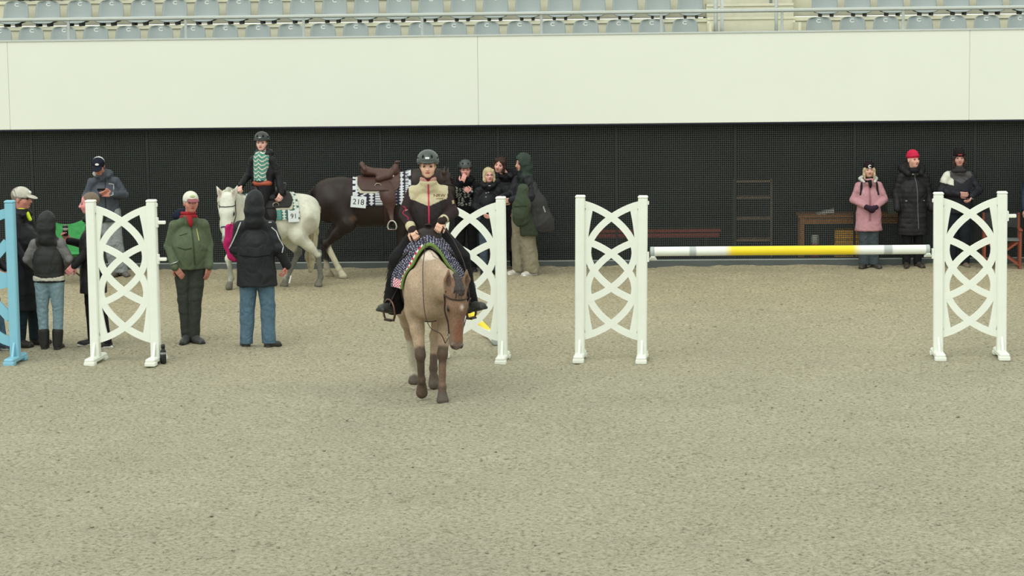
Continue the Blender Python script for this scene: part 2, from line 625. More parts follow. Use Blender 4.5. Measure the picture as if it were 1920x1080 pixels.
def ground():
    st = 0.055
    x0, x1, y0, y1 = -11.0, 11.0, 12.5, 36.6
    nx, ny = int((x1 - x0) / st), int((y1 - y0) / st)
    h = 0.030 * value_noise(nx, ny, 9, 1) + 0.026 * value_noise(nx, ny, 3.3, 2) + 0.02 * value_noise(nx, ny, 1.5, 3)
    xs, ys = x0 + st * np.arange(nx), y0 + st * np.arange(ny)
    yl = ys[None, :] - (34.9 - 0.0545 * xs[:, None])
    h = h + 0.024 * np.exp(-((yl + 0.12) / 0.18) ** 2) * (0.7 + 1.6 * value_noise(nx, ny, 7, 9))   # sand banked against the kerb
    # outer rim flat so that the apron joins
    rim = np.minimum(np.minimum(np.arange(nx)[:, None], nx - 1 - np.arange(nx)[:, None]),
                     np.minimum(np.arange(ny)[None, :], ny - 1 - np.arange(ny)[None, :]))
    h = h * np.clip(rim / 8.0, 0, 1)
    v = np.stack([np.repeat(xs[:, None], ny, 1), np.repeat(ys[None], nx, 0), h], -1).reshape(-1, 3)
    i = np.arange(nx * ny).reshape(nx, ny)
    f = np.stack([i[:-1, :-1], i[1:, :-1], i[1:, 1:], i[:-1, 1:]], -1).reshape(-1, 4)
    X0, X1, Y0, Y1 = xs[0], xs[-1], ys[0], ys[-1]
    n0 = len(v)
    B = 60
    ap = np.array([(-B, -20, 0), (B, -20, 0), (B, 60, 0), (-B, 60, 0), (X0, Y0, 0), (X1, Y0, 0), (X1, Y1, 0), (X0, Y1, 0)])
    q = np.array([(0, 1, 5, 4), (1, 2, 6, 5), (2, 3, 7, 6), (3, 0, 4, 7)]) + n0
    v = np.concatenate([v, ap])
    f = np.concatenate([f, q])
    o = make_mesh('ground', v, f, M_SAND)
    struct(o)
    # loose clods: too many to count
    r = np.random.RandomState(5)
    n = 1300
    cy = 13 + 20.6 * r.rand(n) ** 1.1
    cx = (r.rand(n) - 0.5) * 0.48 * cy * 1.05
    s = 0.005 + 0.012 * r.rand(n) ** 3
    base = np.array([(1, 0, 0), (0, 1, 0), (-1, 0, 0), (0, -1, 0), (0, 0, 0.8), (0, 0, -0.6)])
    P = base[None] * (s[:, None, None] * (0.7 + 0.7 * r.rand(n, 6, 1)))
    ix = np.clip(((cx - x0) / st).round().astype(int), 0, nx - 1)
    iy = np.clip(((cy - y0) / st).round().astype(int), 0, ny - 1)
    P = P + np.stack([cx, cy, h[ix, iy] + s * 0.3], -1)[:, None]
    fb = np.array([(0, 1, 4), (1, 2, 4), (2, 3, 4), (3, 0, 4), (1, 0, 5), (2, 1, 5), (3, 2, 5), (0, 3, 5)])
    F = (fb[None] + 6 * np.arange(n)[:, None, None]).reshape(-1, 3)
    c = make_mesh('sand_clods', P.reshape(-1, 3), F, M_SAND)
    c['kind'] = 'stuff'
    c['label'] = 'small loose clods of sand scattered over the riding arena'
    c['category'] = 'sand'
ground()

M_FASCIA = mat('white_fascia_paint', lin((238, 243, 232), 0.87), rough=0.55, spec=0.3, var=0.012, vscale=1.5)
M_NAVY = mat('dark_edge_profile', lin((34, 36, 58)), rough=0.5, var=0.05)
M_MESHBAR = mat('black_mesh_steel', lin((63, 68, 66)), rough=0.6, spec=0.3, var=0.1, vscale=2)
M_FRAMEBAR = mat('black_frame_steel', lin((46, 50, 48)), rough=0.6, spec=0.3, var=0.1, vscale=2)
M_KERB = mat('grey_kerb', lin((92, 98, 96)), rough=0.8, var=0.15, vscale=3, bump=0.2)
M_ALU = mat('pale_aluminium', lin((168, 176, 170)), rough=0.5, spec=0.4, var=0.05)
M_RAIL = mat('galvanised_rail', lin((208, 216, 212)), rough=0.45, spec=0.4, var=0.04)
M_RAILGREY = mat('galvanised_post', lin((186, 194, 192)), rough=0.45, spec=0.4, var=0.05)
M_CONC = mat('pale_concrete', lin((232, 231, 204), 0.92), rough=0.9, spec=0.1, var=0.06, vscale=5, bump=0.2, bscale=30)
M_SEAT = mat('grey_seat_plastic', lin((164, 175, 174)), rough=0.5, spec=0.35, var=0.04, vscale=3)
M_DARKBRK = mat('dark_bracket', lin((60, 64, 62)), rough=0.6, var=0.1)
M_WHITE = mat('white_print', lin((244, 246, 240)), rough=0.6, var=0.01)
M_CORR = mat('dark_corridor', lin((84, 88, 84)), rough=0.9, var=0.2, vscale=1.2)

def wall():
    root = struct(at_wall(empty('wall_back')))
    # kerb with pale top profile
    MB().box((0, 0.02, 0.03), (12.6, 0.07, 0.065), lin((92, 98, 96)), bev=0.008).build('kerb', M_KERB, root)
    MB().box((0, -0.02, 0.101), (12.6, 0.03, 0.006), lin((168, 176, 170))).build('kerb_profile', M_ALU, root)
    # one mesh panel, copied along the wall
    W, Z0, Z1 = 1.81, 0.115, 2.25
    pan = MB()
    t = 0.005
    n = 0
    z = Z0
    P = 0.0323
    x = -W / 2 + P / 2
    while x < W / 2:
        pan.box((x, 0, (Z0 + Z1) / 2), (0.0046, 0.002, (Z1 - Z0) / 2))
        x += P
    while z < Z1:
        pan.box((0, 0.004, z), (W / 2, 0.002, 0.0050))
        z += P
    fr = MB()
    for sx in (-1, 1):
        fr.box((sx * (W / 2 - 0.010), 0.014, (Z0 + Z1) / 2), (0.009, 0.02, (Z1 - Z0) / 2))
    fr.box((0, 0.014, Z0), (W / 2, 0.02, 0.012))
    p0 = None
    for k in range(14):
        xc = -11.0 - 0.02 + W * k + W / 2 - 0.03
        if p0 is None:
            p0 = fr.build('mesh_panel', M_FRAMEBAR, root)
            p0.location = (xc, 0.03, 0)
            g0 = pan.build('mesh_grid', M_MESHBAR, p0)
            g0['kind'] = 'stuff'
        else:
            c = copy_tree(p0, root)
            c.location = (xc, 0.03, 0)
    # corridor behind the mesh
    cor = MB()
    cor.box((0, 2.9, 1.5), (12.6, 0.05, 1.6))
    cor.box((0, 1.5, -0.03), (12.6, 1.5, 0.05))
    cor.box((0, 1.5, 2.55), (12.6, 1.5, 0.05))
    for sx in (-1, 1):
        cor.box((sx * 12.6, 1.5, 1.3), (0.05, 1.5, 1.4))
    cor.build('corridor_shell', M_CORR, root)
    # white fascia boards
    fa = struct(at_wall(empty('wall_fascia')))
    ed = [-14.9, -7.70, -0.47, 6.93, 14.2]
    for a, b in zip(ed[:-1], ed[1:]):
        o = MB().box(((a + b) / 2, -0.08, 2.875), ((b - a) / 2 - 0.0012, 0.06, 0.675), (0.8, 0.8, 0.8), bev=0.006).build('fascia_board', M_FASCIA, fa)
    MB().box((0, -0.045, 2.19), (12.6, 0.085, 0.012)).build('bottom_edge', M_NAVY, fa)
    MB().box((0, -0.07, 3.56), (12.6, 0.085, 0.012)).build('top_coping', M_RAIL, fa)
wall()

def terrace():
    st = struct(at_wall(empty('terrace')))
    for k, (y, z) in enumerate([(0.0, 2.95), (0.75, 3.36), (1.45, 3.78), (2.15, 4.20), (2.85, 4.62)]):
        mb = MB()
        for a, b in ((-12.6, 3.05), (4.42, 12.6)):
            mb.box(((a + b) / 2, y + 1.2, z - 0.2), ((b - a) / 2, 1.2, 0.2))
            mb.box(((a + b) / 2, y + 1.19, z - 0.03), ((b - a) / 2, 1.215, 0.03))
        mb.build('step', M_CONC, st)
    for k in range(9):
        y, z = 0.2 + 0.35 * k, 3.16 + 0.21 * k
        MB().box((3.735, y + 0.9, z - 0.2), (0.685, 0.9, 0.2)).box((3.735, y + 0.885, z - 0.02), (0.685, 0.9, 0.02)).build('stair_step', M_CONC, st)
    for x in (3.06, 4.41):
        MB().box((x, 1.4, 3.3), (0.02, 1.3, 0.4)).build('stair_cheek', M_CONC, st)
terrace()

def guard_rail():
    r = at_wall(empty('guard_rail'))
    tag(r, 'galvanised guard rail running along the top of the white fascia', 'railing')
    MB().box((0, -0.06, 3.885), (12.6, 0.035, 0.021), bev=0.008).build('top_rail', M_RAIL, r)
    MB().box((0, -0.035, 3.858), (12.6, 0.02, 0.008)).build('rail_clamp', M_RAILGREY, r)
    for k in range(13):
        x = 4.13 + 1.815 * (k - 8)
        MB().box((x, -0.06, 3.715), (0.021, 0.012, 0.155), bev=0.005).build('post', M_RAILGREY, r)
    h = at_wall(empty('stair_handrail'))
    tag(h, 'grey tubular handrail climbing the left side of the aisle steps', 'handrail')
    MB().tube([(3.15, 0.35, 3.1), (3.15, 0.35, 4.05), (3.15, 3.0, 5.6)], 0.033, n=10).build('rail_tube', M_RAILGREY, h, True)
    MB().tube([(3.25, 0.5, 3.1), (3.25, 0.5, 4.12)], 0.03, n=10).build('post', M_RAIL, h, True)
    h2 = at_wall(empty('stair_handrail'))
    tag(h2, 'grey tubular handrail climbing the right side of the aisle steps', 'handrail')
    MB().tube([(4.07, 0.35, 3.1), (4.07, 0.35, 4.05), (4.07, 3.0, 5.6)], 0.026, n=10).build('rail_tube', M_RAILGREY, h2, True)
    MB().tube([(4.07, 1.75, 3.7), (4.07, 1.75, 4.86)], 0.024, n=10).build('post', M_RAILGREY, h2, True)
guard_rail()

def seats():
    # shell: profile from front lip of the pan to the top of the back, rounded in plan
    prof = [(-0.02, 0.05), (0.0, 0.085), (0.06, 0.09), (0.16, 0.072), (0.26, 0.062), (0.33, 0.075), (0.375, 0.12), (0.395, 0.18),
            (0.41, 0.25), (0.42, 0.31), (0.428, 0.355), (0.434, 0.385), (0.437, 0.402), (0.438, 0.41)]
    wid = [0.185, 0.198, 0.20, 0.20, 0.202, 0.206, 0.208, 0.206, 0.203, 0.198, 0.188, 0.168, 0.135, 0.08]
    nu = 12
    P = []
    for lay in (0, 1):
        for j, ((y, z), w) in enumerate(zip(prof, wid)):
            for i in range(nu + 1):
                u = -1 + 2 * i / nu
                bow = u * u
                if j < 6:
                    p = V(u * w, y, z + 0.035 * bow ** 2)
                else:
                    p = V(u * w, y - 0.055 * bow, z)
                if lay:
                    p = p + (V(0, 0, -0.012) if j < 6 else V(0, 0.014, -0.004))
                P.append(p)
    F = []
    n1 = nu + 1
    m = len(prof)
    for j in range(m - 1):
        for i in range(nu):
            a = j * n1 + i
            F.append((a, a + 1, a + n1 + 1, a + n1))
            b = a + m * n1
            F.append((b + 1, b, b + n1, b + n1 + 1))
    o = m * n1
    for i in range(nu):
        F.append((i + 1, i, i + o, i + 1 + o))
        t = (m - 1) * n1 + i
        F.append((t, t + 1, t + 1 + o, t + o))
    for j in range(m - 1):
        a = j * n1
        F.append((a, a + n1, a + n1 + o, a + o))
        b = j * n1 + nu
        F.append((b + n1, b, b + o, b + n1 + o))
    root0 = empty('stadium_seat')
    make_mesh('seat_shell', P, F, M_SEAT, root0)
    for sx in (-1, 1):
        MB().box((0.0 + sx * 0.09, 0.13, 0.035), (0.022, 0.13, 0.035), bev=0.006).build('bracket', M_DARKBRK, root0)
    ring = []
    for k in range(14):
        a = math.radians(38 + 284 * k / 13)
        ring.append((0.034 * math.cos(a), 0.4225, 0.352 + 0.022 * math.sin(a)))
    MB().strip(ring, 0.013, 0.004, (0, 1, 0)).build('letter_mark', M_WHITE, root0)
    rows = [(0.70, 3.36, 2.70, 4.78, 'front row', 'front row of grandstand seats'),
            (1.40, 3.78, 2.80, 4.92, 'second row', 'second row of grandstand seats'),
            (2.10, 4.20, 2.85, 5.00, 'third row', 'third row of grandstand seats')]
    ordn = ('first second third fourth fifth sixth seventh eighth ninth tenth eleventh twelfth thirteenth fourteenth fifteenth sixteenth '
            'seventeenth eighteenth nineteenth twentieth twenty-first twenty-second').split()
    first = True
    R = Matrix.Translation(WALL_LOC) @ Matrix.Rotation(WALL_RZ, 4, 'Z')
    for (y, z, xl, xr, lab, grp) in rows:
        xs = [(xl - 0.517 * k, ordn[k] + ' to the left of the aisle') for k in range(22)] + [(xr + 0.517 * k, ordn[k] + ' to the right of the aisle') for k in range(8)]
        for x, where in xs:
            if lab == 'third row' and x > 0.2:
                continue
            s = root0 if first else copy_tree(root0)
            first = False
            s.location = (R @ Vector((x, y, z)))
            s.rotation_euler = (0, 0, WALL_RZ)
            tag(s, 'grey plastic stadium seat in the %s, %s' % (lab, where), 'seat', grp)
seats()

# things standing behind the mesh
def behind_mesh():
    wood = lin((206, 140, 84))
    t = at_wall(empty('table'))
    t.location = Matrix.Translation(WALL_LOC) @ Matrix.Rotation(WALL_RZ, 4, 'Z') @ Vector((5.28, 0.42, 0.02))
    tag(t, 'orange-brown wooden table standing behind the dark mesh fence', 'table')
    MB().box((0, 0, 0.72), (0.88, 0.26, 0.02), wood, bev=0.006).build('table_top', M_WOOD, t)
    MB().box((0, -0.22, 0.645), (0.84, 0.015, 0.04), wood).build('apron', M_WOOD, t)
    for sx in (-1, 1):
        for sy in (-1, 1):
            MB().box((sx * 0.82, sy * 0.22, 0.35), (0.03, 0.03, 0.35), wood, bev=0.005).build('leg', M_WOOD, t)
    def place(o, x, y, z=0.02):
        o.location = Matrix.Translation(WALL_LOC) @ Matrix.Rotation(WALL_RZ, 4, 'Z') @ Vector((x, y, z))
        o.rotation_euler = (0, 0, WALL_RZ)
        return o
    c = place(empty('crate'), 5.17, 0.27)
    tag(c, 'yellow-orange crate on the ground under the table behind the mesh', 'crate')
    yel = lin((255, 196, 84), 0.95)
    MB().box((0, 0, 0.25), (0.2, 0.012, 0.25), yel).box((0, 0.26, 0.25), (0.2, 0.012, 0.25), yel).build('side', M_PLASTIC, c)
    for sx in (-1, 1):
        MB().box((sx * 0.19, 0.13, 0.25), (0.012, 0.13, 0.25), yel).build('end_panel', M_PLASTIC, c)
    MB().box((0, 0.13, 0.012), (0.19, 0.125, 0.012), yel).build('bottom', M_PLASTIC, c)
    for k in range(6):
        MB().box((0, -0.018, 0.05 + 0.08 * k), (0.205, 0.008, 0.012), yel).build('rib', M_PLASTIC, c)
    e = place(empty('canister'), 4.66, 0.25)
    tag(e, 'red canister with a white top standing behind the mesh', 'canister')
    MB().lathe([(0.06, 0), (0.075, 0.01), (0.075, 0.26), (0.05, 0.29)], col=lin((214, 70, 84))).build('body', M_PLASTIC, e, True)
    MB().lathe([(0.05, 0.28), (0.055, 0.30), (0.055, 0.41), (0.045, 0.43)], col=lin((230, 232, 228))).build('cap', M_PLASTIC, e, True)
    b = place(empty('bench'), 2.25, 0.7)
    tag(b, 'long low bench with a red plank behind the mesh', 'bench')
    MB().box((0, 0, 0.47), (0.98, 0.14, 0.02), lin((196, 92, 78)), bev=0.005).build('seat_plank', M_WOOD, b)
    MB().box((0, -0.13, 0.41), (0.95, 0.012, 0.03), lin((190, 86, 74))).build('front_rail', M_WOOD, b)
    for sx in (-1, 1):
        MB().box((sx * 0.75, 0, 0.22), (0.025, 0.12, 0.23), lin((70, 62, 58))).build('leg', M_WOOD, b)
    p = place(empty('paper_stack'), 4.82, 0.38, 0.762)
    tag(p, 'white papers lying on the wooden table behind the mesh', 'papers')
    MB().box((0, 0, 0.015), (0.13, 0.1, 0.014), lin((236, 238, 232)), R=rot('y', -0.12)).build('sheet', M_CARD, p)
    MB().box((0.05, 0.0, 0.045), (0.09, 0.09, 0.014), lin((236, 238, 232)), R=rot('y', -0.2)).build('sheet', M_CARD, p)
    g_ = place(empty('storage_box'), 5.95, 0.42, 0.742)
    tag(g_, 'pale grey storage box on the table between the pink and black coats', 'box')
    MB().box((0, 0, 0.10), (0.17, 0.15, 0.10), lin((150, 165, 158)), bev=0.01).build('body', M_PLASTIC, g_)
    MB().box((0, 0, 0.21), (0.18, 0.16, 0.014), lin((165, 178, 172)), bev=0.006).build('lid', M_PLASTIC, g_)
    s = place(empty('shelf_unit'), 3.75, 1.2)
    tag(s, 'faint beige shelf unit deep behind the mesh left of the table', 'shelf')
    for z in (0.28, 0.62, 0.95, 1.2):
        MB().box((0, 0, z), (0.3, 0.16, 0.015), lin((186, 160, 130))).build('shelf_board', M_WOOD, s)
    for sx in (-1, 1):
        MB().box((sx * 0.29, 0, 0.62), (0.015, 0.16, 0.62), lin((150, 140, 126))).build('upright', M_WOOD, s)
behind_mesh()

# ------------------------------------------------------------------ jump stands, poles, chairs
def bez(p0, p1, p2, p3, n=14):
    out = []
    for i in range(n + 1):
        t = i / n
        out.append(V(p0) * (1 - t) ** 3 + 3 * V(p1) * t * (1 - t) ** 2 + 3 * V(p2) * t * t * (1 - t) + V(p3) * t ** 3)
    return out

PAINT_W = lin((240, 245, 234), 0.90)
PAINT_B = lin((138, 200, 222), 0.86)
def stand_posts(root, col, hw):
    for sx in (-1, 1):
        p = MB()
        p.box((sx * hw, 0, 0.93), (0.052, 0.050, 0.875), col, bev=0.012)
        p.box((sx * hw, 0, 1.815), (0.055, 0.053, 0.016), col, bev=0.010)
        po = p.build('post', M_PLASTIC, root)
        g_ = MB()
        for sy in (-1, 1):
            P = [(sx * hw - 0.012, sy * 0.046, 0.06), (sx * hw + 0.012, sy * 0.046, 0.06), (sx * hw + 0.012, sy * 0.046, 0.24), (sx * hw - 0.012, sy * 0.046, 0.24),
                 (sx * hw - 0.012, sy * 0.14, 0.06), (sx * hw + 0.012, sy * 0.14, 0.06)]
            g_.add(P, [(0, 1, 2, 3), (4, 5, 1, 0), (3, 2, 5, 4), (0, 3, 4), (1, 5, 2)], col)
        g_.build('gusset', M_PLASTIC, po)
        f = MB()
        f.box((sx * hw, 0, 0.05), (0.055, 0.28, 0.03), col, bev=0.014)
        for sy in (-1, 1):
            f.box((sx * hw, sy * 0.23, 0.02), (0.062, 0.055, 0.025), col, bev=0.01)
        f.build('foot', M_PLASTIC, root)

def u_(x):
    return (x - 329) / 511.0
def z_(y):
    return (1005 - y) / 511.0
def make_white_stand():
    root = empty('jump_stand')
    hw = 0.345
    stand_posts(root, PAINT_W, hw)
    n = (0, 1, 0)
    off = 0.0
    for sx in (-1, 1):
        for (ya, ym, yb) in ((120, 392, 666), (326, 598, 872)):
            pts = []
            for (y0, d) in ((ya, 1), (yb, -1)):
                q = bez((u_(172), 0, z_(y0)), (u_(300), 0, z_(y0 + 30 * d)), (u_(462), 0, z_(y0 + 150 * d)), (u_(462), 0, z_(ym)))
                pts += q if d == 1 else q[::-1][1:]
            pts = [V(-p[0] * sx, off, p[2]) for p in pts]
            MB().strip(pts, 0.074, 0.030, n, PAINT_W).build('arc_slat', M_PLASTIC, root)
            off += 0.0004
        pts = [V(sx * (u_(452) + 0.075 * (1 - ((z - 1.0) / 0.70) ** 2)), off, z) for z in np.linspace(0.30, 1.70, 20)]
        MB().strip(pts, 0.080, 0.030, n, PAINT_W).build('side_slat', M_PLASTIC, root)
        off += 0.0004
    return root
def cup(root, x, z, sx, name='pole_cup'):
    m = MB()
    m.box((x + sx * 0.012, 0, z), (0.012, 0.035, 0.055), PAINT_W, bev=0.004)
    P = []
    for k in range(9):
        a = PI + PI * (0.12 + 0.76 * k / 8)
        P.append(V(x + sx * 0.065, 0.062 * math.cos(a), z + 0.03 + 0.062 * math.sin(a)))
    m.strip(P, 0.085, 0.012, (0, 0, 1), PAINT_W)
    return m.build(name, M_PLASTIC, root)
def peg(root, x, z, sx):
    m = MB()
    m.box((x + sx * 0.01, 0, z), (0.012, 0.03, 0.055), PAINT_W, bev=0.004)
    m.box((x + sx * 0.055, 0, z), (0.05, 0.022, 0.019), PAINT_W, bev=0.006)
    return m.build('pole_peg', M_PLASTIC, root)

st0 = make_white_stand()
spots = [((-4.335, 25.30, 0), -0.10, 0.0, 'white lattice jump stand at far left in front of the bald man in black', 'pegs'),
         ((-0.455, 25.10, 0), -0.10, 0.0, 'white lattice jump stand half hidden behind the roan horse', None),
         ((1.087, 25.04, 0), -0.10, 0.012, 'white lattice jump stand carrying the left end of the raised pole', 'cupr'),
         ((5.04, 24.905, 0), -0.07, -0.006, 'white lattice jump stand at far right carrying the right end of the raised pole', 'cupl')]
for i, (loc, rz, tilt, lab, kind) in enumerate(spots):
    s = st0 if i == 0 else copy_tree(st0)
    s.location = loc
    s.rotation_euler = (0, tilt, rz)
    tag(s, lab, 'jump stand', 'white lattice jump stands')
    spots[i] = (s, kind)
for s, kind in spots:
    if kind == 'pegs':
        peg(s, 0.393, 1.575, 1); peg(s, 0.393, 1.165, 1)
        MB().box((0.40, 0, 1.77), (0.012, 0.02, 0.02), PAINT_W, bev=0.004).build('catch', M_PLASTIC, s)
    if kind == 'cupr':
        cup(s, 0.393, 1.155, 1)
        MB().box((0.40, 0, 1.75), (0.012, 0.02, 0.02), PAINT_W, bev=0.004).build('catch', M_PLASTIC, s)
    if kind == 'cupl':
        cup(s, -0.393, 1.155, -1)
        MB().box((-0.40, 0, 1.74), (0.012, 0.02, 0.02), PAINT_W, bev=0.004).build('catch', M_PLASTIC, s)
        peg(s, 0.393, 1.56, 1)

# blue stand at the left edge of the frame
bl = empty('jump_stand', (-5.94, 25.44, 0), -0.08)
tag(bl, 'pale blue jump stand with curved slats cut by the left edge', 'jump stand')
stand_posts(bl, PAINT_B, 0.345)
k_ = 0
for sx in (-1, 1):
    a = bez((0.31 * sx, 0, 1.69), (0.15 * sx, 0, 1.66), (0.02 * sx, 0, 1.55), (-0.02 * sx, 0, 1.30), 12)
    b = bez((-0.30 * sx, 0, 1.36), (-0.06 * sx, 0, 1.07), (0.14 * sx, 0, 0.965), (0.32 * sx, 0, 0.950), 12)
    c = bez((-0.30 * sx, 0, 0.50), (-0.06 * sx, 0, 0.79), (0.14 * sx, 0, 0.895), (0.32 * sx, 0, 0.910), 12)
    d = bez((0.31 * sx, 0, 0.235), (0.15 * sx, 0, 0.27), (0.02 * sx, 0, 0.38), (-0.02 * sx, 0, 0.62), 12)
    for q in (a, b, c, d):
        MB().strip([V(p[0], 0.0005 * k_, p[2]) for p in q], 0.105, 0.03, (0, 1, 0), PAINT_B).build('arc_slat', M_PLASTIC, bl)
        k_ += 1

def jump_pole(name, a, b, lab, bands):
    a, b = V(a), V(b)
    L = np.linalg.norm(b - a)
    z = (b - a) / L
    x = np.cross(z, V(0, 0, 1)); x /= np.linalg.norm(x)
    R = np.stack([x, np.cross(z, x), z], 1)
    root = empty(name, tuple(a))
    tag(root, lab, 'pole')
    r = 0.051
    def lathe(n_, prof, col, nm, loc=None):
        pr = MB()
        ns = len(prof)
        pr.lathe(prof, (0, 0, 0), (0.5, 0.5, 0.5), 20, R)
        pr.c = [tuple(np.asarray(col(prof[i // 20][1]))) for i in range(20 * ns)]
        return pr.build(nm, M_PLASTIC, root, True)
    W, G, Y = lin((238, 243, 234), 0.9), lin((188, 196, 194)), lin((250, 222, 40), 0.88)
    def colf(s):
        u = s / L
        for (u0, u1, kind) in bands:
            if u0 <= u <= u1:
                return Y if kind == 'y' else G
        for (u0, u1, kind) in bands:
            if kind == 'y':
                d = max(u0 - u, u - u1)
                if 0 < d < 0.03:
                    t = d / 0.03
                    return Y * (1 - t) + W * t
        return W
    prof = [(r, s) for s in np.linspace(0.02, L - 0.02, 160)]
    lathe(20, prof, colf, 'shaft')
    lathe(20, [(r * 0.9, 0), (r * 1.03, 0.004), (r * 1.03, 0.045)], lambda s: G, 'end_cap')
    lathe(20, [(r * 1.03, L - 0.045), (r * 1.03, L - 0.004), (r * 0.9, L)], lambda s: G, 'end_cap')
    return root
jump_pole('jump_pole', (1.527, 25.00, 1.208), (4.595, 24.935, 1.200),
          'white jump pole with a yellow middle resting across two white stands',
          [(0.293, 0.725, 'y'), (0.137, 0.164, 'g'), (0.838, 0.868, 'g')])
jump_pole('jump_pole', (-0.19, 26.25, 0.062), (-0.62, 29.45, 0.062),
          'white and yellow jump pole lying on the sand behind the centre stand',
          [(0.2, 0.42, 'y'), (0.6, 0.85, 'y')])

# bottle standing by the left stand
bt = empty('bottle', (-3.905, 25.22, 0.0))
tag(bt, 'small black bottle standing beside the right foot of the leftmost white stand', 'bottle')
MB().lathe([(0.03, 0), (0.034, 0.01), (0.034, 0.13), (0.02, 0.16), (0.02, 0.175)], col=lin((32, 34, 32))).build('body', M_PLASTIC, bt, True)
MB().lathe([(0.024, 0.172), (0.024, 0.20), (0.018, 0.215)], col=lin((40, 42, 40))).build('cap', M_PLASTIC, bt, True)
MB().lathe([(0.0345, 0.10), (0.0345, 0.125)], col=lin((150, 155, 150))).build('band', M_PLASTIC, bt, True)

def directors_chair():
    r = empty('folding_chair', (7.34, 33.98, 0), -0.15)
    tag(r, 'folding chair with reddish wooden frame and dark canvas back by the wall', 'chair')
    wd = lin((140, 74, 54))
    for sx in (-1, 1):
        MB().box((sx * 0.26, -0.2, 0.29), (0.018, 0.022, 0.285), wd, bev=0.005).build('leg', M_WOOD, r)
        MB().box((sx * 0.26, 0.2, 0.41), (0.018, 0.022, 0.405), wd, bev=0.005).build('leg', M_WOOD, r)
        MB().box((sx * 0.26, 0, 0.585), (0.03, 0.25, 0.012), wd, bev=0.005).build('armrest', M_WOOD, r)
        MB().box((sx * 0.26, 0, 0.02), (0.018, 0.24, 0.02), wd, bev=0.005).build('runner', M_WOOD, r)
    for sy in (-0.19, 0.17):
        for s in (-1, 1):
            MB().strip([(-0.25 * s, sy + 0.02 * s, 0.06), (0.25 * s, sy + 0.02 * s, 0.42)], 0.035, 0.016, (0, 1, 0), wd).build('cross_brace', M_WOOD, r)
    MB().box((0, 0, 0.43), (0.25, 0.2, 0.006), lin((120, 126, 122))).build('seat', M_CLOTH, r)
    MB().box((0, 0.2, 0.70), (0.275, 0.012, 0.11), lin((62, 64, 64)), bev=0.006).build('backrest', M_CLOTH, r)
directors_chair()

def camp_chair():
    r = empty('camping_chair', (-6.55, 33.6, 0), 0.25)
    tag(r, 'green folding camping chair standing behind the group at left', 'chair')
    g1 = lin((74, 160, 92))
    # sagging fabric back and seat
    def sheet(f, nm, nu=10, nv=10):
        P, F = [], []
        for lay in (0, 1):
            for j in range(nv + 1):
                for i in range(nu + 1):
                    p = f(i / nu, j / nv)
                    P.append(p + (V(0, 0.012, -0.004) if lay else 0))
        o = (nu + 1) * (nv + 1)
        for j in range(nv):
            for i in range(nu):
                a = j * (nu + 1) + i
                F.append((a, a + 1, a + nu + 2, a + nu + 1))
                F.append((a + o + 1, a + o, a + o + nu + 1, a + o + nu + 2))
        return make_mesh(nm, P, F, M_CLOTH, r, g1)
    sheet(lambda u, v: V(-0.27 + 0.54 * u, 0.16 + 0.12 * v + 0.06 * math.sin(PI * u), 0.42 + v * (0.5 - 0.085 * math.sin(PI * u))), 'back_fabric')
    sheet(lambda u, v: V(-0.25 + 0.5 * u, -0.25 + 0.42 * v, 0.44 - 0.07 * math.sin(PI * u) * math.sin(PI * v)), 'seat_fabric')
    st = lin((52, 56, 54))
    for sx in (-1, 1):
        MB().tube([(sx * 0.27, 0.30, 0.93), (sx * 0.26, 0.17, 0.42), (sx * 0.25, -0.26, 0.02)], 0.011, st).build('side_tube', M_PLASTIC, r, True)
        MB().tube([(sx * 0.27, -0.27, 0.46), (sx * 0.26, 0.25, 0.02)], 0.011, st).build('side_tube', M_PLASTIC, r, True)
        MB().tube([(sx * 0.27, -0.27, 0.46), (-sx * 0.25, -0.26, 0.02)], 0.011, st).build('cross_tube', M_PLASTIC, r, True)
camp_chair()

# ------------------------------------------------------------------ people
SKIN = lin((216, 168, 148), 0.9)
SKIN2 = lin((205, 140, 122), 0.9)
def put_head(S, T, R, f, skin, brow=(70, 52, 42), lip=(178, 98, 92), beard=None, glasses=False, neckto=None):
    """skull, jaw, nose, eyes, brows, lips and ears, face towards -Y of the head frame"""
    E = lambda c, r, **kw: S.ell(T(c), V(r) * f, R, **kw)
    E((0, 0.015, 0.030), (0.076, 0.098, 0.088), col=skin, k=0.02)
    E((0, -0.020, -0.035), (0.063, 0.078, 0.082), col=skin, k=0.02)
    E((0, -0.052, -0.088), (0.030, 0.032, 0.026), col=skin, k=0.025)
    for s in (-1, 1):
        E((s * 0.036, -0.052, -0.026), (0.030, 0.030, 0.032), col=skin, k=0.02)
        E((s * 0.076, 0.015, -0.012), (0.010, 0.021, 0.031), col=skin, k=0.008)
        E((s * 0.031, -0.102, 0.004), (0.022, 0.018, 0.014), op='-', k=0.014)
        E((s * 0.031, -0.0775, 0.003), (0.0140, 0.0115, 0.0075), col=lin((96, 76, 68)), k=0.003)
        S.cone(T((s * 0.016, -0.0875, 0.026)), T((s * 0.050, -0.074, 0.025)), 0.0042 * f, 0.0032 * f, col=lin(brow) * 0.5 + np.asarray(skin) * 0.5, k=0.006)
    S.cone(T((0, -0.088, 0.012)), T((0, -0.111, -0.026)), 0.009 * f, 0.0145 * f, col=skin, k=0.012)
    for s in (-1, 1):
        E((s * 0.011, -0.100, -0.030), (0.009, 0.010, 0.008), col=skin, k=0.006)
    E((0, -0.091, -0.058), (0.023, 0.012, 0.0085), col=lin(lip, 0.9), k=0.006)
    if beard is not None:
        S.ell(T((0, -0.05, -0.075)), V(0.066, 0.075, 0.048) * f, R, op='p', col=lin(beard))
        S.ell(T((0, -0.092, -0.058)), V(0.020, 0.02, 0.009) * f, R, op='p', col=lin(lip, 0.9))

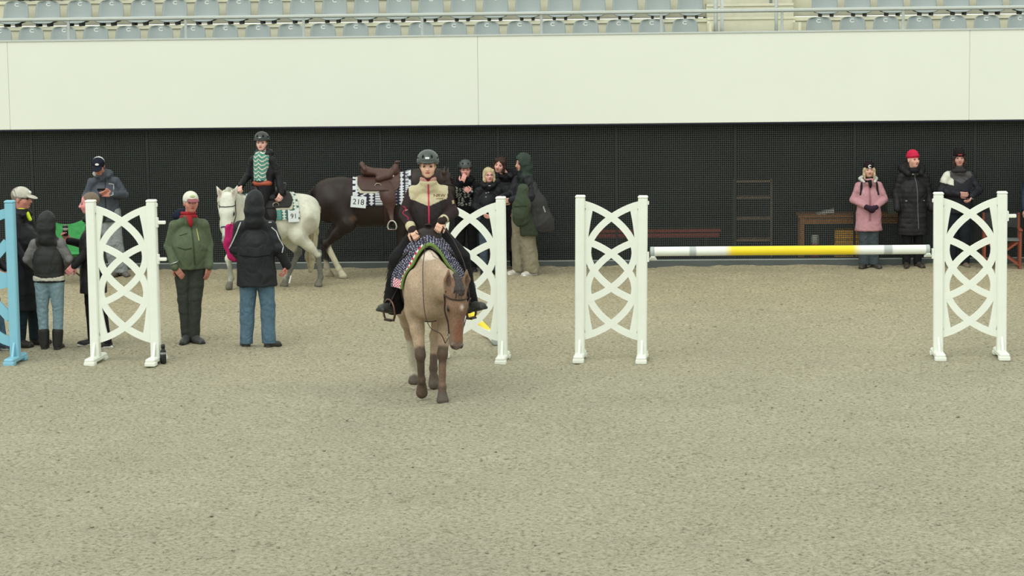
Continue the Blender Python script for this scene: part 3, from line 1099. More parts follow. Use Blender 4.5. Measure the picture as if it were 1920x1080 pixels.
def put_hand(S, wrist, u, n, f, skin, curl=0.5, thumb=1, spread=1.0):
    """palm, four unequal fingers with three bends each, and a thumb that leaves the side of the palm"""
    u, n = V(u), V(n)
    u = u / np.linalg.norm(u)
    n = n - u * (n @ u)
    n = n / np.linalg.norm(n)
    v = np.cross(n, u) * thumb
    w = V(wrist)
    P = lambda a, b, c: w + f * (u * a + v * b + n * c)
    S.cone(P(-0.018, 0, 0), P(0.01, 0, 0), 0.026 * f, 0.026 * f, k=0.012, col=skin)
    for b in (-0.027, -0.009, 0.009, 0.026):
        S.cone(P(0.012, b * 0.75, 0), P(0.080, b * spread, 0), 0.0155 * f, 0.0125 * f, k=0.010, col=skin)
    lens = [(0.034, 0.022, 0.018), (0.040, 0.026, 0.020), (0.043, 0.028, 0.021), (0.039, 0.025, 0.020)]
    for b, ls in zip((-0.028, -0.0095, 0.0095, 0.027), lens):
        p = P(0.080, b * spread, 0)
        a = 0.0
        for i, l in enumerate(ls):
            a += curl * (0.8, 1.15, 0.8)[i]
            d = u * math.cos(a) - n * math.sin(a)
            q = p + d * l * f
            S.cone(p, q, (0.0098 - 0.0007 * i) * f, (0.0092 - 0.0007 * i) * f, k=0.002, col=skin)
            p = q
    t0 = P(0.018, 0.026, -0.008)
    d1 = (u * 0.62 + v * 0.75 - n * 0.25)
    t1 = t0 + d1 / np.linalg.norm(d1) * 0.042 * f
    d2 = (u * 0.9 + v * 0.12 - n * (0.35 + 0.4 * curl))
    t2 = t1 + d2 / np.linalg.norm(d2) * 0.030 * f
    t3 = t2 + d2 / np.linalg.norm(d2) * 0.022 * f
    S.chain([t0, t1, t2, t3], [0.0145 * f, 0.0118 * f, 0.0105 * f, 0.0088 * f], k=0.006, col=skin)

def merge(parts):
    vs_, fs, cs, n = [], [], [], 0
    for v, f, c in parts:
        vs_.append(v); fs.append(f + n); cs.append(c)
        n += len(v)
    return np.concatenate(vs_), np.concatenate(fs), np.concatenate(cs)

ARM_DOWN = {-1: ((-0.245, 0.03, 1.13), (-0.255, -0.04, 0.89)), 1: ((0.245, 0.03, 1.13), (0.255, -0.04, 0.89))}
LEG_STAND = {-1: ((-0.095, -0.01, 0.50), (-0.10, 0.03, 0.09), -0.2), 1: ((0.095, -0.01, 0.50), (0.10, 0.03, 0.09), 0.2)}

def person(label, pos, yaw, H=1.75, arms=None, legs=None, hyaw=0.0, hpitch=0.0, htilt=0.0, hoff=(0, 0, 0), w=1.0, skin=SKIN,
           jacket=None, pants=None, shoes=None, hands=None, face=None, extra=None, res=0.013, z0=0.0, lean=(0, 0), hips=None, cat='person', elb=0.89):
    f = H / 1.75
    w = 1 + (w - 1) * 0.65
    arms = {**ARM_DOWN, **(arms or {})}
    arms = {s: (V(a[0]) * V(elb, 1, 1), V(a[1])) for s, a in arms.items()}
    legs = {**LEG_STAND, **(legs or {})}
    def L(p):
        p = V(p)
        k = max(p[2] - 0.95, 0)
        return (p + V(lean[0] * k, lean[1] * k, 0)) * f
    J = dict(f=f, L=L, w=w)
    hc = L(V(0, -0.012, 1.632) + V(hoff))
    R = rot('z', hyaw) @ rot('y', htilt) @ rot('x', hpitch)
    T = lambda p: hc + R @ (V(p) * f)
    J.update(hc=hc, R=R, T=T)
    sh = {s: L((s * 0.162 * (0.5 + 0.5 * w), 0.01, 1.368)) for s in (-1, 1)}
    el = {s: L(arms[s][0]) for s in (-1, 1)}
    wr = {s: L(arms[s][1]) for s in (-1, 1)}
    hp = {s: (V(s * 0.085, 0, 0.92) if hips is None else V(hips[s])) * f for s in (-1, 1)}
    kn = {s: V(legs[s][0]) * f for s in (-1, 1)}
    an = {s: V(legs[s][1]) * f for s in (-1, 1)}
    J.update(sh=sh, el=el, wr=wr, hp=hp, kn=kn, an=an)
    # body: head, trunk, limbs and hands in one mesh
    parts = []
    B = Solid(skin)
    B.chain([L((0, 0, 1.365 - 0.125 * w)), L((0, 0, 1.12)), L((0, 0, 0.97))], [0.125 * f * w, 0.115 * f * w, 0.120 * f * w], sc=(1, 0.60, 1), k=0.03)
    B.cone(sh[-1] - V(0, 0, 0.02), sh[1] - V(0, 0, 0.02), 0.036 * f, 0.036 * f, k=0.03)
    B.cone(L((0, 0.01, 1.40)), hc - V(0, -0.015, 0.06) * f, 0.056 * f, 0.053 * f, k=0.03)
    for s in (-1, 1):
        B.chain([sh[s], el[s], wr[s]], [0.046 * f, 0.038 * f, 0.026 * f], k=0.02)
        B.chain([hp[s], kn[s], an[s]], [0.075 * f, 0.052 * f, 0.036 * f], k=0.02)
    parts.append(B.mesh(max(res, 0.016)))
    Hd = Solid(skin)
    put_head(Hd, T, R, f, skin, **(face or {}))
    Hd.cone(L((0, 0.012, 1.44)), hc - V(0, -0.012, 0.05) * f, 0.056 * f, 0.054 * f, k=0.03)
    parts.append(Hd.mesh(0.0062))
    for s, hd in (hands or {}).items():
        Hn = Solid(skin)
        put_hand(Hn, wr[s], hd.get('u', wr[s] - el[s]), hd.get('n', (s, 0, 0)), f, skin, hd.get('curl', 0.45), hd.get('thumb', s))
        parts.append(Hn.mesh(0.0052))
    v, fc, c = merge(parts)
    root = make_mesh('person', v, fc, M_SKIN, None, c)
    root.location = (pos[0], pos[1], z0)
    root.rotation_euler = (0, 0, yaw)
    tag(root, label, cat)
    J['root'] = root
    seed = int(abs(pos[0] * 97 + pos[1] * 31)) % 9999
    if pants:
        p = dict(c=(40, 40, 44), r=(0.098, 0.072, 0.062), name='trousers', m=M_CLOTH, fold=0.0035, hem=0.05, waist=0.99, hip=0.125, fn=None, stretch=(1, 1, 1.0), freq=24)
        p.update(pants)
        S = Solid(lin(p['c']))
        S.cone(V(-0.055, 0.005, 0.94) * f, V(0.055, 0.005, 0.94) * f, p['hip'] * f * w, p['hip'] * f * w, sc=(1, 0.82, 1), k=0.03, zmax=p['waist'] * f)
        for s in (-1, 1):
            S.cone(hp[s], kn[s], p['r'][0] * f * w, p['r'][1] * f, k=0.022)
            zm = p['hem'] * f if p['hem'] is not None else None
            if p['hem'] is not None:
                e = an[s] - V(0, 0, 0.06) * f
            else:
                e = an[s]
            S.cone(kn[s], e, p['r'][1] * f, p['r'][2] * f, k=0.015, zmin=zm)
        J['pants'] = solid_obj(S, p['name'], p['m'], root, res, fold=p['fold'], freq=p['freq'], seed=seed, colfn=p['fn'], stretch=p['stretch'])
    if shoes:
        q = dict(c=(40, 38, 36), sole=(60, 58, 55), shaft=0.0, sr=(0.058, 0.052), name='shoe', m=M_LEATHER, size=1.0, soleh=0.022)
        q.update(shoes)
        for s in (-1, 1):
            a = legs[s][2]
            pit = legs[s][3] if len(legs[s]) > 3 else 0.0
            toe = V(math.sin(a) * math.cos(pit), -math.cos(a) * math.cos(pit), math.sin(pit))
            Rf = rot('z', a) @ rot('x', -pit)
            b = an[s] - Rf @ V(0, 0, 0.09) * f
            k_ = q['size'] * f
            S = Solid(lin(q['c']))
            up = Rf @ V(0, 0, 1.0)
            S.ell(b + toe * 0.105 * k_ + up * 0.030 * k_, V(0.046, 0.088, 0.036) * k_, Rf, k=0.03)
            S.ell(b + toe * 0.02 * k_ + up * 0.042 * k_, V(0.042, 0.085, 0.045) * k_, Rf, k=0.03)
            S.cone(b + up * 0.05 * k_ - toe * 0.01, an[s] + up * 0.02, 0.042 * k_, 0.046 * k_, k=0.03)
            if q['shaft']:
                d = kn[s] - an[s]
                S.cone(an[s], an[s] + d / np.linalg.norm(d) * q['shaft'] * f, q['sr'][1] * f, q['sr'][0] * f, k=0.02)
            S.box(b + toe * 0.06 * k_ + up * 0.012 * k_, V(0.040, 0.125, 0.013) * k_, 0.012 * k_, Rf, col=lin(q['sole']), k=0.008)
            solid_obj(S, q['name'], q['m'], root, 0.008)
    if jacket:
        j = dict(c=(34, 34, 36), hem=0.84, rc=0.175, rw=0.165, rh=0.178, sy=0.70, sl=(0.070, 0.060, 0.048), k=0.045, fold=0.005, freq=24, hood=None, collar=0.055,
                 colr=0.078, name='jacket', m=M_NYLON, fn=None, quilt=0.0, qpitch=0.09, cuff=None, sleeve=None, cuffpos=1.0, stretch=(1, 1, 0.8), belly=0.0, low=None, shr=0.070)
        j.update(jacket)
        j['sl'] = tuple(x * 0.81 for x in j['sl'])
        S = Solid(lin(j['c']))
        hem = j['hem'] * f
        hw = lambda r: r * f * w
        lo = j['low'] or (0, 0, j['hem'] - 0.02)
        S.cone(L((0, 0, max(1.365 - j['rc'] * 0.92 * w, 1.14))), L((0, 0, 1.12)), hw(j['rc'] * 0.92), hw(j['rw'] * 0.97), sc=(1, j['sy'], 1), k=j['k'])
        S.cone(L((0, 0, 1.12)), L(lo), hw(j['rw']), hw(j['rh']), sc=(1, j['sy'] * 1.05, 1), k=j['k'], zmin=hem)
        if j['belly']:
            S.ell(L((0, -0.07, 1.08)), V(0.15, 0.10, 0.15) * f * (1 + j['belly']), k=0.08)
        for s in (-1, 1):
            S.cone(L((0, 0.012, 1.435)), sh[s] - V(s * 0.015, 0, 0.002) * f, 0.058 * f, 0.050 * f, k=0.04)
        for s in (-1, 1):
            sc_ = None if j['sleeve'] is None else lin(j['sleeve'])
            e2 = el[s] + (wr[s] - el[s]) * j['cuffpos']
            S.cone(sh[s], el[s], j['sl'][0] * f, j['sl'][1] * f, k=0.035, col=sc_)
            S.cone(el[s], e2, j['sl'][1] * f, j['sl'][2] * f, k=0.02, col=sc_)
            if j['cuff']:
                d = (wr[s] - el[s])
                S.cone(el[s] + d * (j['cuffpos'] - 0.16), e2, j['sl'][2] * f * 1.10, j['sl'][2] * f * 1.06, k=0.006, col=lin(j['cuff']))
        if j['collar']:
            nb, nt = L((0, 0.012, 1.44)), L((0, -0.004, 1.45 + j['collar']))
            S.cone(nb, nt, (j['colr'] + 0.012) * f, j['colr'] * f, k=0.03, zmax=nt[2] + 0.012)
        if j['hood'] == 'down':
            S.ell(L((0, 0.10, 1.475)), V(0.145, 0.075, 0.085) * f, rot('x', -0.4), k=0.03)
            for s in (-1, 1):
                S.cone(L((s * 0.10, 0.06, 1.48)), L((s * 0.075, -0.06, 1.455)), 0.045 * f, 0.035 * f, k=0.03)
        if j['hood'] == 'up':
            hcx = lin(j.get('hoodc', j['c']))
            S.ell(T((0, 0.022, 0.015)), V(0.110, 0.130, 0.138) * f, R, k=0.03, col=hcx)
            S.ell(T((0, 0.05, -0.075)), V(0.115, 0.11, 0.075) * f, R, k=0.03, col=hcx)
            S.cone(L((0, 0.03, 1.44)), T((0, 0.03, -0.04)), 0.105 * f, 0.090 * f, k=0.05, col=hcx)
            S.ell(T((0, -0.135, -0.005)), V(0.066, 0.085, 0.100) * f, R, op='-', k=0.015)
        J['jacket'] = solid_obj(S, j['name'], j['m'], root, res, fold=j['fold'], freq=j['freq'], seed=seed + 1, quilt=j['quilt'], qpitch=j['qpitch'],
                                colfn=j['fn'], stretch=j['stretch'])
    if extra:
        extra(J)
    return root

# headwear and hair
def cap(J, c=(225, 224, 210), brim=None, name='cap', emblem=None, back=None):
    T, R, f = J['T'], J['R'], J['f']
    S = Solid(lin(c))
    S.ell(T((0, 0.012, 0.042)), V(0.089, 0.112, 0.092) * f, R, k=0.01)
    for p, r in (((0, 0.012, -0.055), (0.20, 0.20, 0.078)),):
        S.ell(T(p), V(r) * f, R, op='-', k=0.006)
    if back is not None:
        S.ell(T((0, 0.085, 0.05)), V(0.12, 0.085, 0.13) * f, R, op='p', col=lin(back))
    o = solid_obj(S, name, M_CLOTH, J['root'], 0.0065)
    Bm = Solid(lin(brim if brim is not None else c))
    Bm.ell(T((0, -0.118, 0.030)), V(0.072, 0.066, 0.013) * f, R @ rot('x', 0.28), k=0.01)
    b = solid_obj(Bm, 'brim', M_CLOTH, o, 0.006)
    if emblem:
        E = Solid(lin(emblem))
        E.ell(T((0, -0.093, 0.080)), V(0.030, 0.007, 0.018) * f, R @ rot('x', -0.45), k=0.005)
        solid_obj(E, 'emblem', M_PRINT, o, 0.005)
    return o

def beanie(J, c=(30, 28, 32), badge=None, tall=1.0, cuff=True):
    T, R, f = J['T'], J['R'], J['f']
    S = Solid(lin(c))
    S.ell(T((0, 0.018, 0.055)), V(0.088, 0.108, 0.098 * tall) * f, R, k=0.01)
    S.ell(T((0, -0.012, -0.075)), V(0.20, 0.20, 0.105) * f, R, op='-', k=0.008)
    o = solid_obj(S, 'beanie', M_CLOTH, J['root'], 0.0065, fold=0.002, freq=60)
    if cuff:
        C = Solid(lin(c))
        C.ell(T((0, 0.014, 0.052)), V(0.094, 0.114, 0.042) * f, R @ rot('x', -0.12), k=0.01)
        solid_obj(C, 'turned_cuff', M_CLOTH, o, 0.0065)
    if badge:
        mb = MB()
        pts = [T((0.020 * math.cos(a), -0.103 - 0.002, 0.062 + 0.022 * math.sin(a))) for a in np.linspace(0.7, 5.6, 12)]
        mb.tube(pts, 0.0095 * f, lin(badge), n=6)
        mb.build('badge', M_PRINT, o, True)
    return o

def helmet(J, c=(62, 70, 68), mark=True, strap=(40, 40, 40)):
    T, R, f = J['T'], J['R'], J['f']
    S = Solid(lin(c))
    S.ell(T((0, 0.016, 0.062)), V(0.114, 0.136, 0.112) * f, R, k=0.01)
    S.ell(T((0, -0.01, -0.080)), V(0.24, 0.26, 0.118) * f, R @ rot('x', -0.10), op='-', k=0.01)
    for s in (-1, 1):
        S.ell(T((s * 0.045, -0.105, 0.115)), V(0.010, 0.05, 0.022) * f, R @ rot('x', -0.6), op='-', k=0.006)
        S.ell(T((s * 0.104, -0.02, 0.085)), V(0.02, 0.045, 0.010) * f, R, op='-', k=0.006)
    o = solid_obj(S, 'helmet', M_SHELL, J['root'], 0.0068)
    Bm = Solid(lin(c))
    Bm.ell(T((0, -0.112, 0.052)), V(0.078, 0.036, 0.010) * f, R @ rot('x', 0.25), k=0.01)
    solid_obj(Bm, 'visor', M_SHELL, o, 0.006)
    rim = [T((0.112 * math.cos(a), 0.014 + 0.134 * math.sin(a), 0.038 + 0.008 * math.cos(2 * a) - 0.010 * math.sin(a))) for a in np.linspace(0, 2 * PI, 28)[:-1]]
    MB().tube(rim, 0.0065 * f, lin((40, 44, 43)), n=6, closed=True).build('rim', M_SHELL, o, True)
    for s in (-1, 1):
        MB().tube([T((s * 0.09, 0.02, 0.02)), T((s * 0.082, -0.005, -0.03)), T((s * 0.062, -0.045, -0.085)), T((s * 0.022, -0.07, -0.118)), T((0, -0.072, -0.12))], 0.0055 * f, lin(strap), n=6).build('strap', M_LEATHER, o, True)
    if mark:
        mb = MB()
        mb.box(T((0, -0.119, 0.092)), V(0.021, 0.004, 0.010) * f, lin((235, 238, 234)), R=R @ rot('x', -0.35), bev=0.002)
        mb.build('maker_plate', M_CARD, o)
    return o

def hair(J, c=(120, 95, 70), long=None, bun=False, under=False, top=0.07):
    T, R, f = J['T'], J['R'], J['f']
    S = Solid(lin(c))
    S.ell(T((0, 0.024, 0.036)), V(0.087, 0.106, 0.094) * f, R, k=0.02)
    if long:
        for s in (-1, 1):
            S.chain([T((s * (0.062 if top > 0.03 else 0.074), -0.035, top)), T((s * 0.084, -0.03, -0.01)), T((s * 0.082, -0.035, -0.075)), T((s * 0.075, -0.05, -0.075 - long))],
                    [0.030 * f, 0.022 * f, 0.024 * f, 0.014 * f], k=0.02)
        S.chain([T((0, 0.07, 0.0)), T((0, 0.08, -0.09 - long * 0.5))], [0.075 * f, 0.06 * f], k=0.03)
    if bun:
        S.ell(T((0, 0.115, -0.02)), V(0.045, 0.045, 0.05) * f, R, k=0.02)
    S.ell(T((0, -0.135, -0.022)), V(0.068, 0.085, 0.096) * f, R, op='-', k=0.012)
    if under:
        S.ell(T((0, -0.12, 0.02)), V(0.10, 0.12, 0.17) * f, R, op='-', k=0.012)
    return solid_obj(S, 'hair', M_HAIR, J['root'], 0.007, fold=0.003, freq=70, stretch=(1.5, 1.5, 0.3))

def front_zip(J, x0, z0, z1, col, w=0.012, name='zip', d=(0, 1, 0), dx=0.0):
    f = J['f']
    bv = bvh_of(J['jacket'])
    pts = [((x0 + dx * t) * f, 0, (z0 + (z1 - z0) * t) * f) for t in np.linspace(0, 1, 16)]
    return surf_ribbon(bv, pts, d, w * f, name, M_PRINT, J['jacket'], lin(col))
def ribbon(J, pts, col, w=0.012, name='stripe', d=(0, 1, 0), on='jacket', m=None, off=0.004):
    f = J['f']
    bv = bvh_of(J[on])
    P = [V(p) * f for p in pts]
    Q = []
    for a, b in zip(P[:-1], P[1:]):
        Q += [a + (b - a) * t for t in np.linspace(0, 1, 8)[:-1]]
    Q.append(P[-1])
    return surf_ribbon(bv, Q, d, w * f, name, m or M_PRINT, J[on], lin(col), off=off)
def scarf(J, c, z=1.465, r=0.082, th=0.032, tail=False, name='scarf'):
    L, f = J['L'], J['f']
    mb = MB()
    pts = [L((r * math.cos(a), 0.01 + r * 0.95 * math.sin(a), z - 0.012 * math.sin(a) - 0.015)) for a in np.linspace(0, 2 * PI, 20)[:-1]]
    mb.tube(pts, th * f, lin(c), n=8, closed=True)
    pts = [L((r * 0.9 * math.cos(a), 0.01 + r * 0.9 * math.sin(a), z + 0.03)) for a in np.linspace(0, 2 * PI, 20)[:-1]]
    mb.tube(pts, th * 0.85 * f, lin(c), n=8, closed=True)
    if tail:
        mb.tube([L((0, -0.09, z)), L((0.01, -0.125, z - 0.07)), L((0.01, -0.13, z - 0.12))], [0.035 * f, 0.03 * f, 0.012 * f], lin(c), n=8)
    return mb.build(name, M_CLOTH, J['root'], True)

# --- group at the left
def ex(J):
    cap(J, (205, 202, 188), emblem=(240, 240, 236))
    hair(J, (150, 140, 128))
    S = Solid(lin((215, 240, 60), 0.95))
    L, f = J['L'], J['f']
    S.cone(L((0, 0.01, 1.45)), L((0, -0.010, 1.49)), 0.072 * f, 0.066 * f, k=0.01)
    S.cone(L((0, -0.065, 1.46)), L((0, -0.10, 1.40)), 0.028 * f, 0.018 * f, k=0.02)
    solid_obj(S, 'collar', M_CLOTH, J['root'], 0.008, fold=0.003)
    MB().tube([J['T']((-0.078, 0.0, 0.012)), J['T']((-0.066, -0.085, 0.010)), J['T']((0.066, -0.085, 0.010)), J['T']((0.078, 0.0, 0.012))], 0.0035, lin((52, 44, 46)), n=5).build('glasses', M_PLASTIC, J['root'], True)
person('person in pale cap, neon collar and black coat behind the blue stand', (-5.78, 26.86), 1.32, 1.87, w=1.22, skin=SKIN2,
       arms={-1: ((-0.27, -0.02, 1.12), (-0.20, -0.16, 0.92)), 1: ((0.26, -0.04, 1.12), (0.14, -0.24, 1.00))},
       legs={-1: ((-0.10, -0.02, 0.5), (-0.13, 0.02, 0.09), -0.25), 1: ((0.09, -0.05, 0.5), (0.10, -0.06, 0.09), 0.1)},
       jacket=dict(c=(32, 32, 38), hem=0.40, rh=0.19, rw=0.185, rc=0.19, name='coat', hood='down', sl=(0.082, 0.07, 0.056), fold=0.007),
       pants=dict(c=(46, 56, 62), m=M_DENIM), shoes=dict(c=(58, 52, 48), sole=(48, 44, 40), shaft=0.12), hands={1: dict(curl=0.6)}, hpitch=0.08, extra=ex,
       face=dict(brow=(110, 90, 76)))
person('person in long quilted black coat and jeans cut by the left edge', (-6.13, 26.38), 1.45, 1.70, w=1.1,
       arms={-1: ((-0.25, -0.02, 1.12), (-0.16, -0.20, 0.98)), 1: ((0.25, -0.02, 1.12), (0.14, -0.22, 0.98))},
       legs={-1: ((-0.09, -0.02, 0.5), (-0.10, -0.02, 0.09), -0.1), 1: ((0.09, -0.09, 0.5), (0.09, -0.16, 0.09), 0.15)},
       jacket=dict(c=(40, 38, 46), hem=0.31, rh=0.20, rw=0.18, name='coat', quilt=0.006, qpitch=0.11, hood='up', sl=(0.08, 0.07, 0.055)),
       pants=dict(c=(86, 112, 132), m=M_DENIM), shoes=dict(c=(76, 82, 92), sole=(222, 224, 218)), hands={1: dict(curl=0.6), -1: dict(curl=0.6)})
def ex(J):
    # pale shirt hem below the vest
    S = Solid(lin((216, 212, 196)))
    f = J['f']
    S.cone(V(0, 0, 0.93) * f, V(0, 0, 0.86) * f, 0.206 * f, 0.208 * f, sc=(1, 0.66, 1), k=0.01, zmin=0.892 * f, zmax=0.95 * f)
    solid_obj(S, 'shirt_hem', M_CLOTH, J['root'], 0.010)
    S = Solid(lin((36, 36, 38)))
    S.cone(V(0, 0, 0.9) * f, V(0, 0, 0.86) * f, 0.202 * f, 0.204 * f, sc=(1, 0.66, 1), k=0.01, zmin=0.868 * f, zmax=0.90 * f)
    solid_obj(S, 'dark_hem', M_CLOTH, J['root'], 0.010)
person('person seen from behind in black hooded vest, grey sleeves and pale jeans', (-5.40, 26.45), PI - 0.05, 1.60, w=1.12,
       elb=1.0, arms={-1: ((-0.275, 0.02, 1.16), (-0.17, -0.16, 1.0)), 1: ((0.275, 0.02, 1.16), (0.17, -0.16, 1.0))},
       legs={-1: ((-0.10, -0.01, 0.5), (-0.085, 0.02, 0.09), -0.1), 1: ((0.10, -0.01, 0.5), (0.085, 0.02, 0.09), 0.1)},
       jacket=dict(c=(50, 51, 50), hem=0.935, rc=0.185, rw=0.175, rh=0.178, name='vest', hood='up', hoodc=(46, 47, 47), sleeve=(122, 120, 120), sl=(0.070, 0.062, 0.050), quilt=0.004, qpitch=0.10),
       pants=dict(c=(138, 164, 174), waist=0.905, m=M_DENIM, r=(0.102, 0.070, 0.056), hip=0.128, hem=0.14, fold=0.003, freq=40, stretch=(0.7, 0.7, 1.4)),
       shoes=dict(c=(42, 40, 38), sole=(52, 50, 48), shaft=0.14, sr=(0.072, 0.064), name='ankle_boot'), hands={1: dict(), -1: dict()}, extra=ex)
def ex(J):
    S = Solid(lin((128, 112, 96)))
    T, R, f = J['T'], J['R'], J['f']
    S.ell(T((0, 0.022, 0.036)), V(0.079, 0.100, 0.087) * f, R, k=0.02)
    S.ell(T((0, -0.115, -0.035)), V(0.12, 0.10, 0.105) * f, R, op='-', k=0.012)
    solid_obj(S, 'cropped_hair', M_HAIR, J['root'], 0.007)
def ripfn(v, c):
    c = c.copy()
    for (x, y, z, rx, rz) in ((-0.10, -0.1, 0.76, 0.05, 0.03), (-0.10, -0.08, 0.66, 0.045, 0.025)):
        m = (np.abs(v[:, 2] - z) < rz * (1 + 0.4 * np.sin(v[:, 0] * 90))) & (v[:, 1] < -0.03) & (v[:, 0] < 0.0)
        c[m] = lin((120, 112, 116))
    return c
person('person with cropped hair in black holding a dark can beside the left white stand', (-4.92, 26.62), -1.45, 1.82, w=1.12, skin=lin((226, 150, 146), 0.92),
       arms={-1: ((-0.25, -0.06, 1.13), (-0.13, -0.26, 1.20)), 1: ((0.26, -0.02, 1.13), (0.20, -0.19, 0.95))},
       legs={-1: ((-0.10, -0.03, 0.5), (-0.10, -0.02, 0.09), -0.15), 1: ((0.10, 0.06, 0.5), (0.13, 0.14, 0.09), 0.35)},
       jacket=dict(c=(31, 30, 33), hem=0.62, rh=0.19, rw=0.18, rc=0.185, sl=(0.08, 0.066, 0.05), fold=0.006, hood='down'),
       pants=dict(c=(32, 31, 34), r=(0.108, 0.078, 0.058), fn=ripfn), shoes=dict(c=(42, 40, 40), sole=(232, 234, 230), soleh=0.03),
       hands={-1: dict(u=(0.1, -0.5, 0.85), n=(-1, 0, 0), curl=0.75), 1: dict(curl=0.5)}, hpitch=0.12, extra=ex, face=dict(brow=(120, 90, 76)))
cn = empty('drink_can', (-5.235, 26.68, 1.375))
tag(cn, 'small dark drink can held up by the person with cropped hair', 'can')
MB().lathe([(0.026, -0.06), (0.033, -0.05), (0.033, 0.05), (0.026, 0.062)], col=lin((38, 36, 40))).build('body', M_PLASTIC, cn, True)
MB().lathe([(0.0335, 0.0), (0.0335, 0.03)], col=lin((186, 182, 170))).build('label_band', M_PLASTIC, cn, True)
MB().lathe([(0.027, 0.06), (0.025, 0.066)], col=lin((150, 152, 150))).build('lid', M_METAL, cn, True)

def ex(J):
    cap(J, (34, 36, 50), brim=(34, 36, 50), emblem=(238, 238, 236), back=(226, 226, 228))
    hair(J, (70, 60, 52))
    ribbon(J, [(0.045, 0, 1.345), (0.115, 0, 1.335), (0.12, 0, 1.20), (0.05, 0, 1.185)], (196, 198, 196), 0.012, 'pocket_trim')
    front_zip(J, 0.0, 1.43, 0.98, (46, 50, 56), 0.010)
    L, f = J['L'], J['f']
    S = Solid(lin((176, 178, 170)))
    S.cone(L((-0.12, 0.0, 1.49)), L((-0.105, -0.06, 1.47)), 0.03 * f, 0.022 * f, k=0.02)
    solid_obj(S, 'collar_lining', M_CLOTH, J['root'], 0.008)
person('person in trucker cap and slate-blue jacket looking down at a phone by the wall', (-6.10, 34.30), 0.10, 1.84, w=1.12, skin=SKIN2,
       arms={-1: ((-0.30, 0.02, 1.17), (-0.07, -0.24, 1.21)), 1: ((0.31, 0.02, 1.17), (0.12, -0.23, 1.20))},
       legs={-1: ((0.02, -0.02, 0.50), (0.10, 0.03, 0.09), -0.5), 1: ((0.14, -0.02, 0.5), (0.21, 0.03, 0.09), 0.45)},
       hips={-1: (-0.06, 0, 0.92), 1: (0.10, 0, 0.92)},
       jacket=dict(c=(80, 86, 96), hem=0.80, rc=0.185, rw=0.175, rh=0.18, sl=(0.082, 0.07, 0.056), fold=0.006, hood='down'),
       pants=dict(c=(158, 164, 166), m=M_DENIM, r=(0.10, 0.08, 0.07)), shoes=dict(c=(110, 104, 98), sole=(86, 80, 74)),
       hands={1: dict(u=(-0.95, -0.2, 0.1), n=(0, -1, 0.2), curl=0.35, thumb=-1), -1: dict(u=(0.9, -0.3, 0.2), n=(0, -0.6, -0.8), curl=0.5)},
       hpitch=0.50, hyaw=-0.12, hoff=(-0.045, -0.05, -0.03), lean=(-0.06, -0.02), extra=ex)
ph = empty('phone', (-6.115, 34.01, 1.345), 0.1)
tag(ph, 'dark phone held in front of the chest by the trucker-cap person', 'phone')
MB().box((0, 0, 0), (0.062, 0.035, 0.006), lin((40, 42, 46)), R=rot('x', -0.5), bev=0.003).build('case', M_PLASTIC, ph)
MB().box((0, -0.0035, 0.0065), (0.056, 0.031, 0.001), lin((90, 96, 104)), R=rot('x', -0.5)).build('screen', M_PLASTIC, ph)

def ex(J):
    cap(J, (232, 232, 214), brim=(150, 92, 96), emblem=(196, 214, 160))
    hair(J, (214, 208, 200))
    scarf(J, (166, 44, 52), z=1.480, r=0.082, th=0.024, tail=True)
    L, f = J['L'], J['f']
    S = Solid(lin((34, 38, 56)))
    S.ell(L((-0.03, 0.09, 1.475)), V(0.15, 0.08, 0.09) * f, rot('x', -0.4), k=0.03)
    solid_obj(S, 'hood', M_CLOTH, J['root'], 0.011, fold=0.004)
    ribbon(J, [(0.082, 0, 1.335), (0.098, 0, 1.20)], (206, 214, 110), 0.009, 'zip')
    front_zip(J, 0.02, 1.40, 0.92, (70, 80, 62), 0.016, 'front_placket', dx=0.02)
    ribbon(J, [(-0.15, 0, 1.13), (-0.06, 0, 1.105), (0.01, 0, 1.12)], (62, 72, 56), 0.010, 'seam')
    ribbon(J, [(-0.12, 0, 1.26), (-0.03, 0, 1.285)], (66, 76, 60), 0.008, 'seam')
    mb = MB()
    mb.tube([J['wr'][-1] + V(0.052 * math.cos(a), 0.04 * math.sin(a), 0.055 + 0.02 * math.cos(a)) for a in np.linspace(0, 2 * PI, 12)[:-1]], 0.008, lin((190, 194, 190)), n=5, closed=True)
    mb.build('watch', M_METAL, J['root'], True)
person('person in white cap, red scarf and olive-green jacket, hands in pockets', (-3.815, 26.90), 0.22, 1.79, w=1.14, skin=SKIN2,
       arms={-1: ((-0.262, 0.04, 1.13), (-0.185, -0.12, 0.90)), 1: ((0.245, 0.06, 1.13), (0.21, -0.08, 0.89))},
       legs={-1: ((-0.085, -0.01, 0.50), (-0.06, 0.0, 0.09), -0.35), 1: ((0.05, -0.04, 0.5), (0.025, -0.02, 0.09), 0.40)},
       jacket=dict(c=(98, 110, 86), hem=0.865, rc=0.182, rw=0.182, rh=0.175, sy=0.76, sl=(0.078, 0.072, 0.058), fold=0.006, belly=0.06, collar=0.03, colr=0.088, m=M_CLOTH),
       pants=dict(c=(64, 68, 62), r=(0.100, 0.072, 0.058), hip=0.13, fold=0.004), shoes=dict(c=(72, 74, 72), sole=(56, 58, 56), size=1.1),
       hands={-1: dict(curl=0.2, u=(0.6, 0.0, -0.8), n=(0, -1, 0), thumb=-1), 1: dict(curl=0.2, u=(-0.2, 0.1, -1), n=(0.6, -0.8, 0))}, hyaw=0.12, hoff=(0.03, 0, 0), extra=ex, face=dict(brow=(190, 180, 170), lip=(170, 84, 82)))

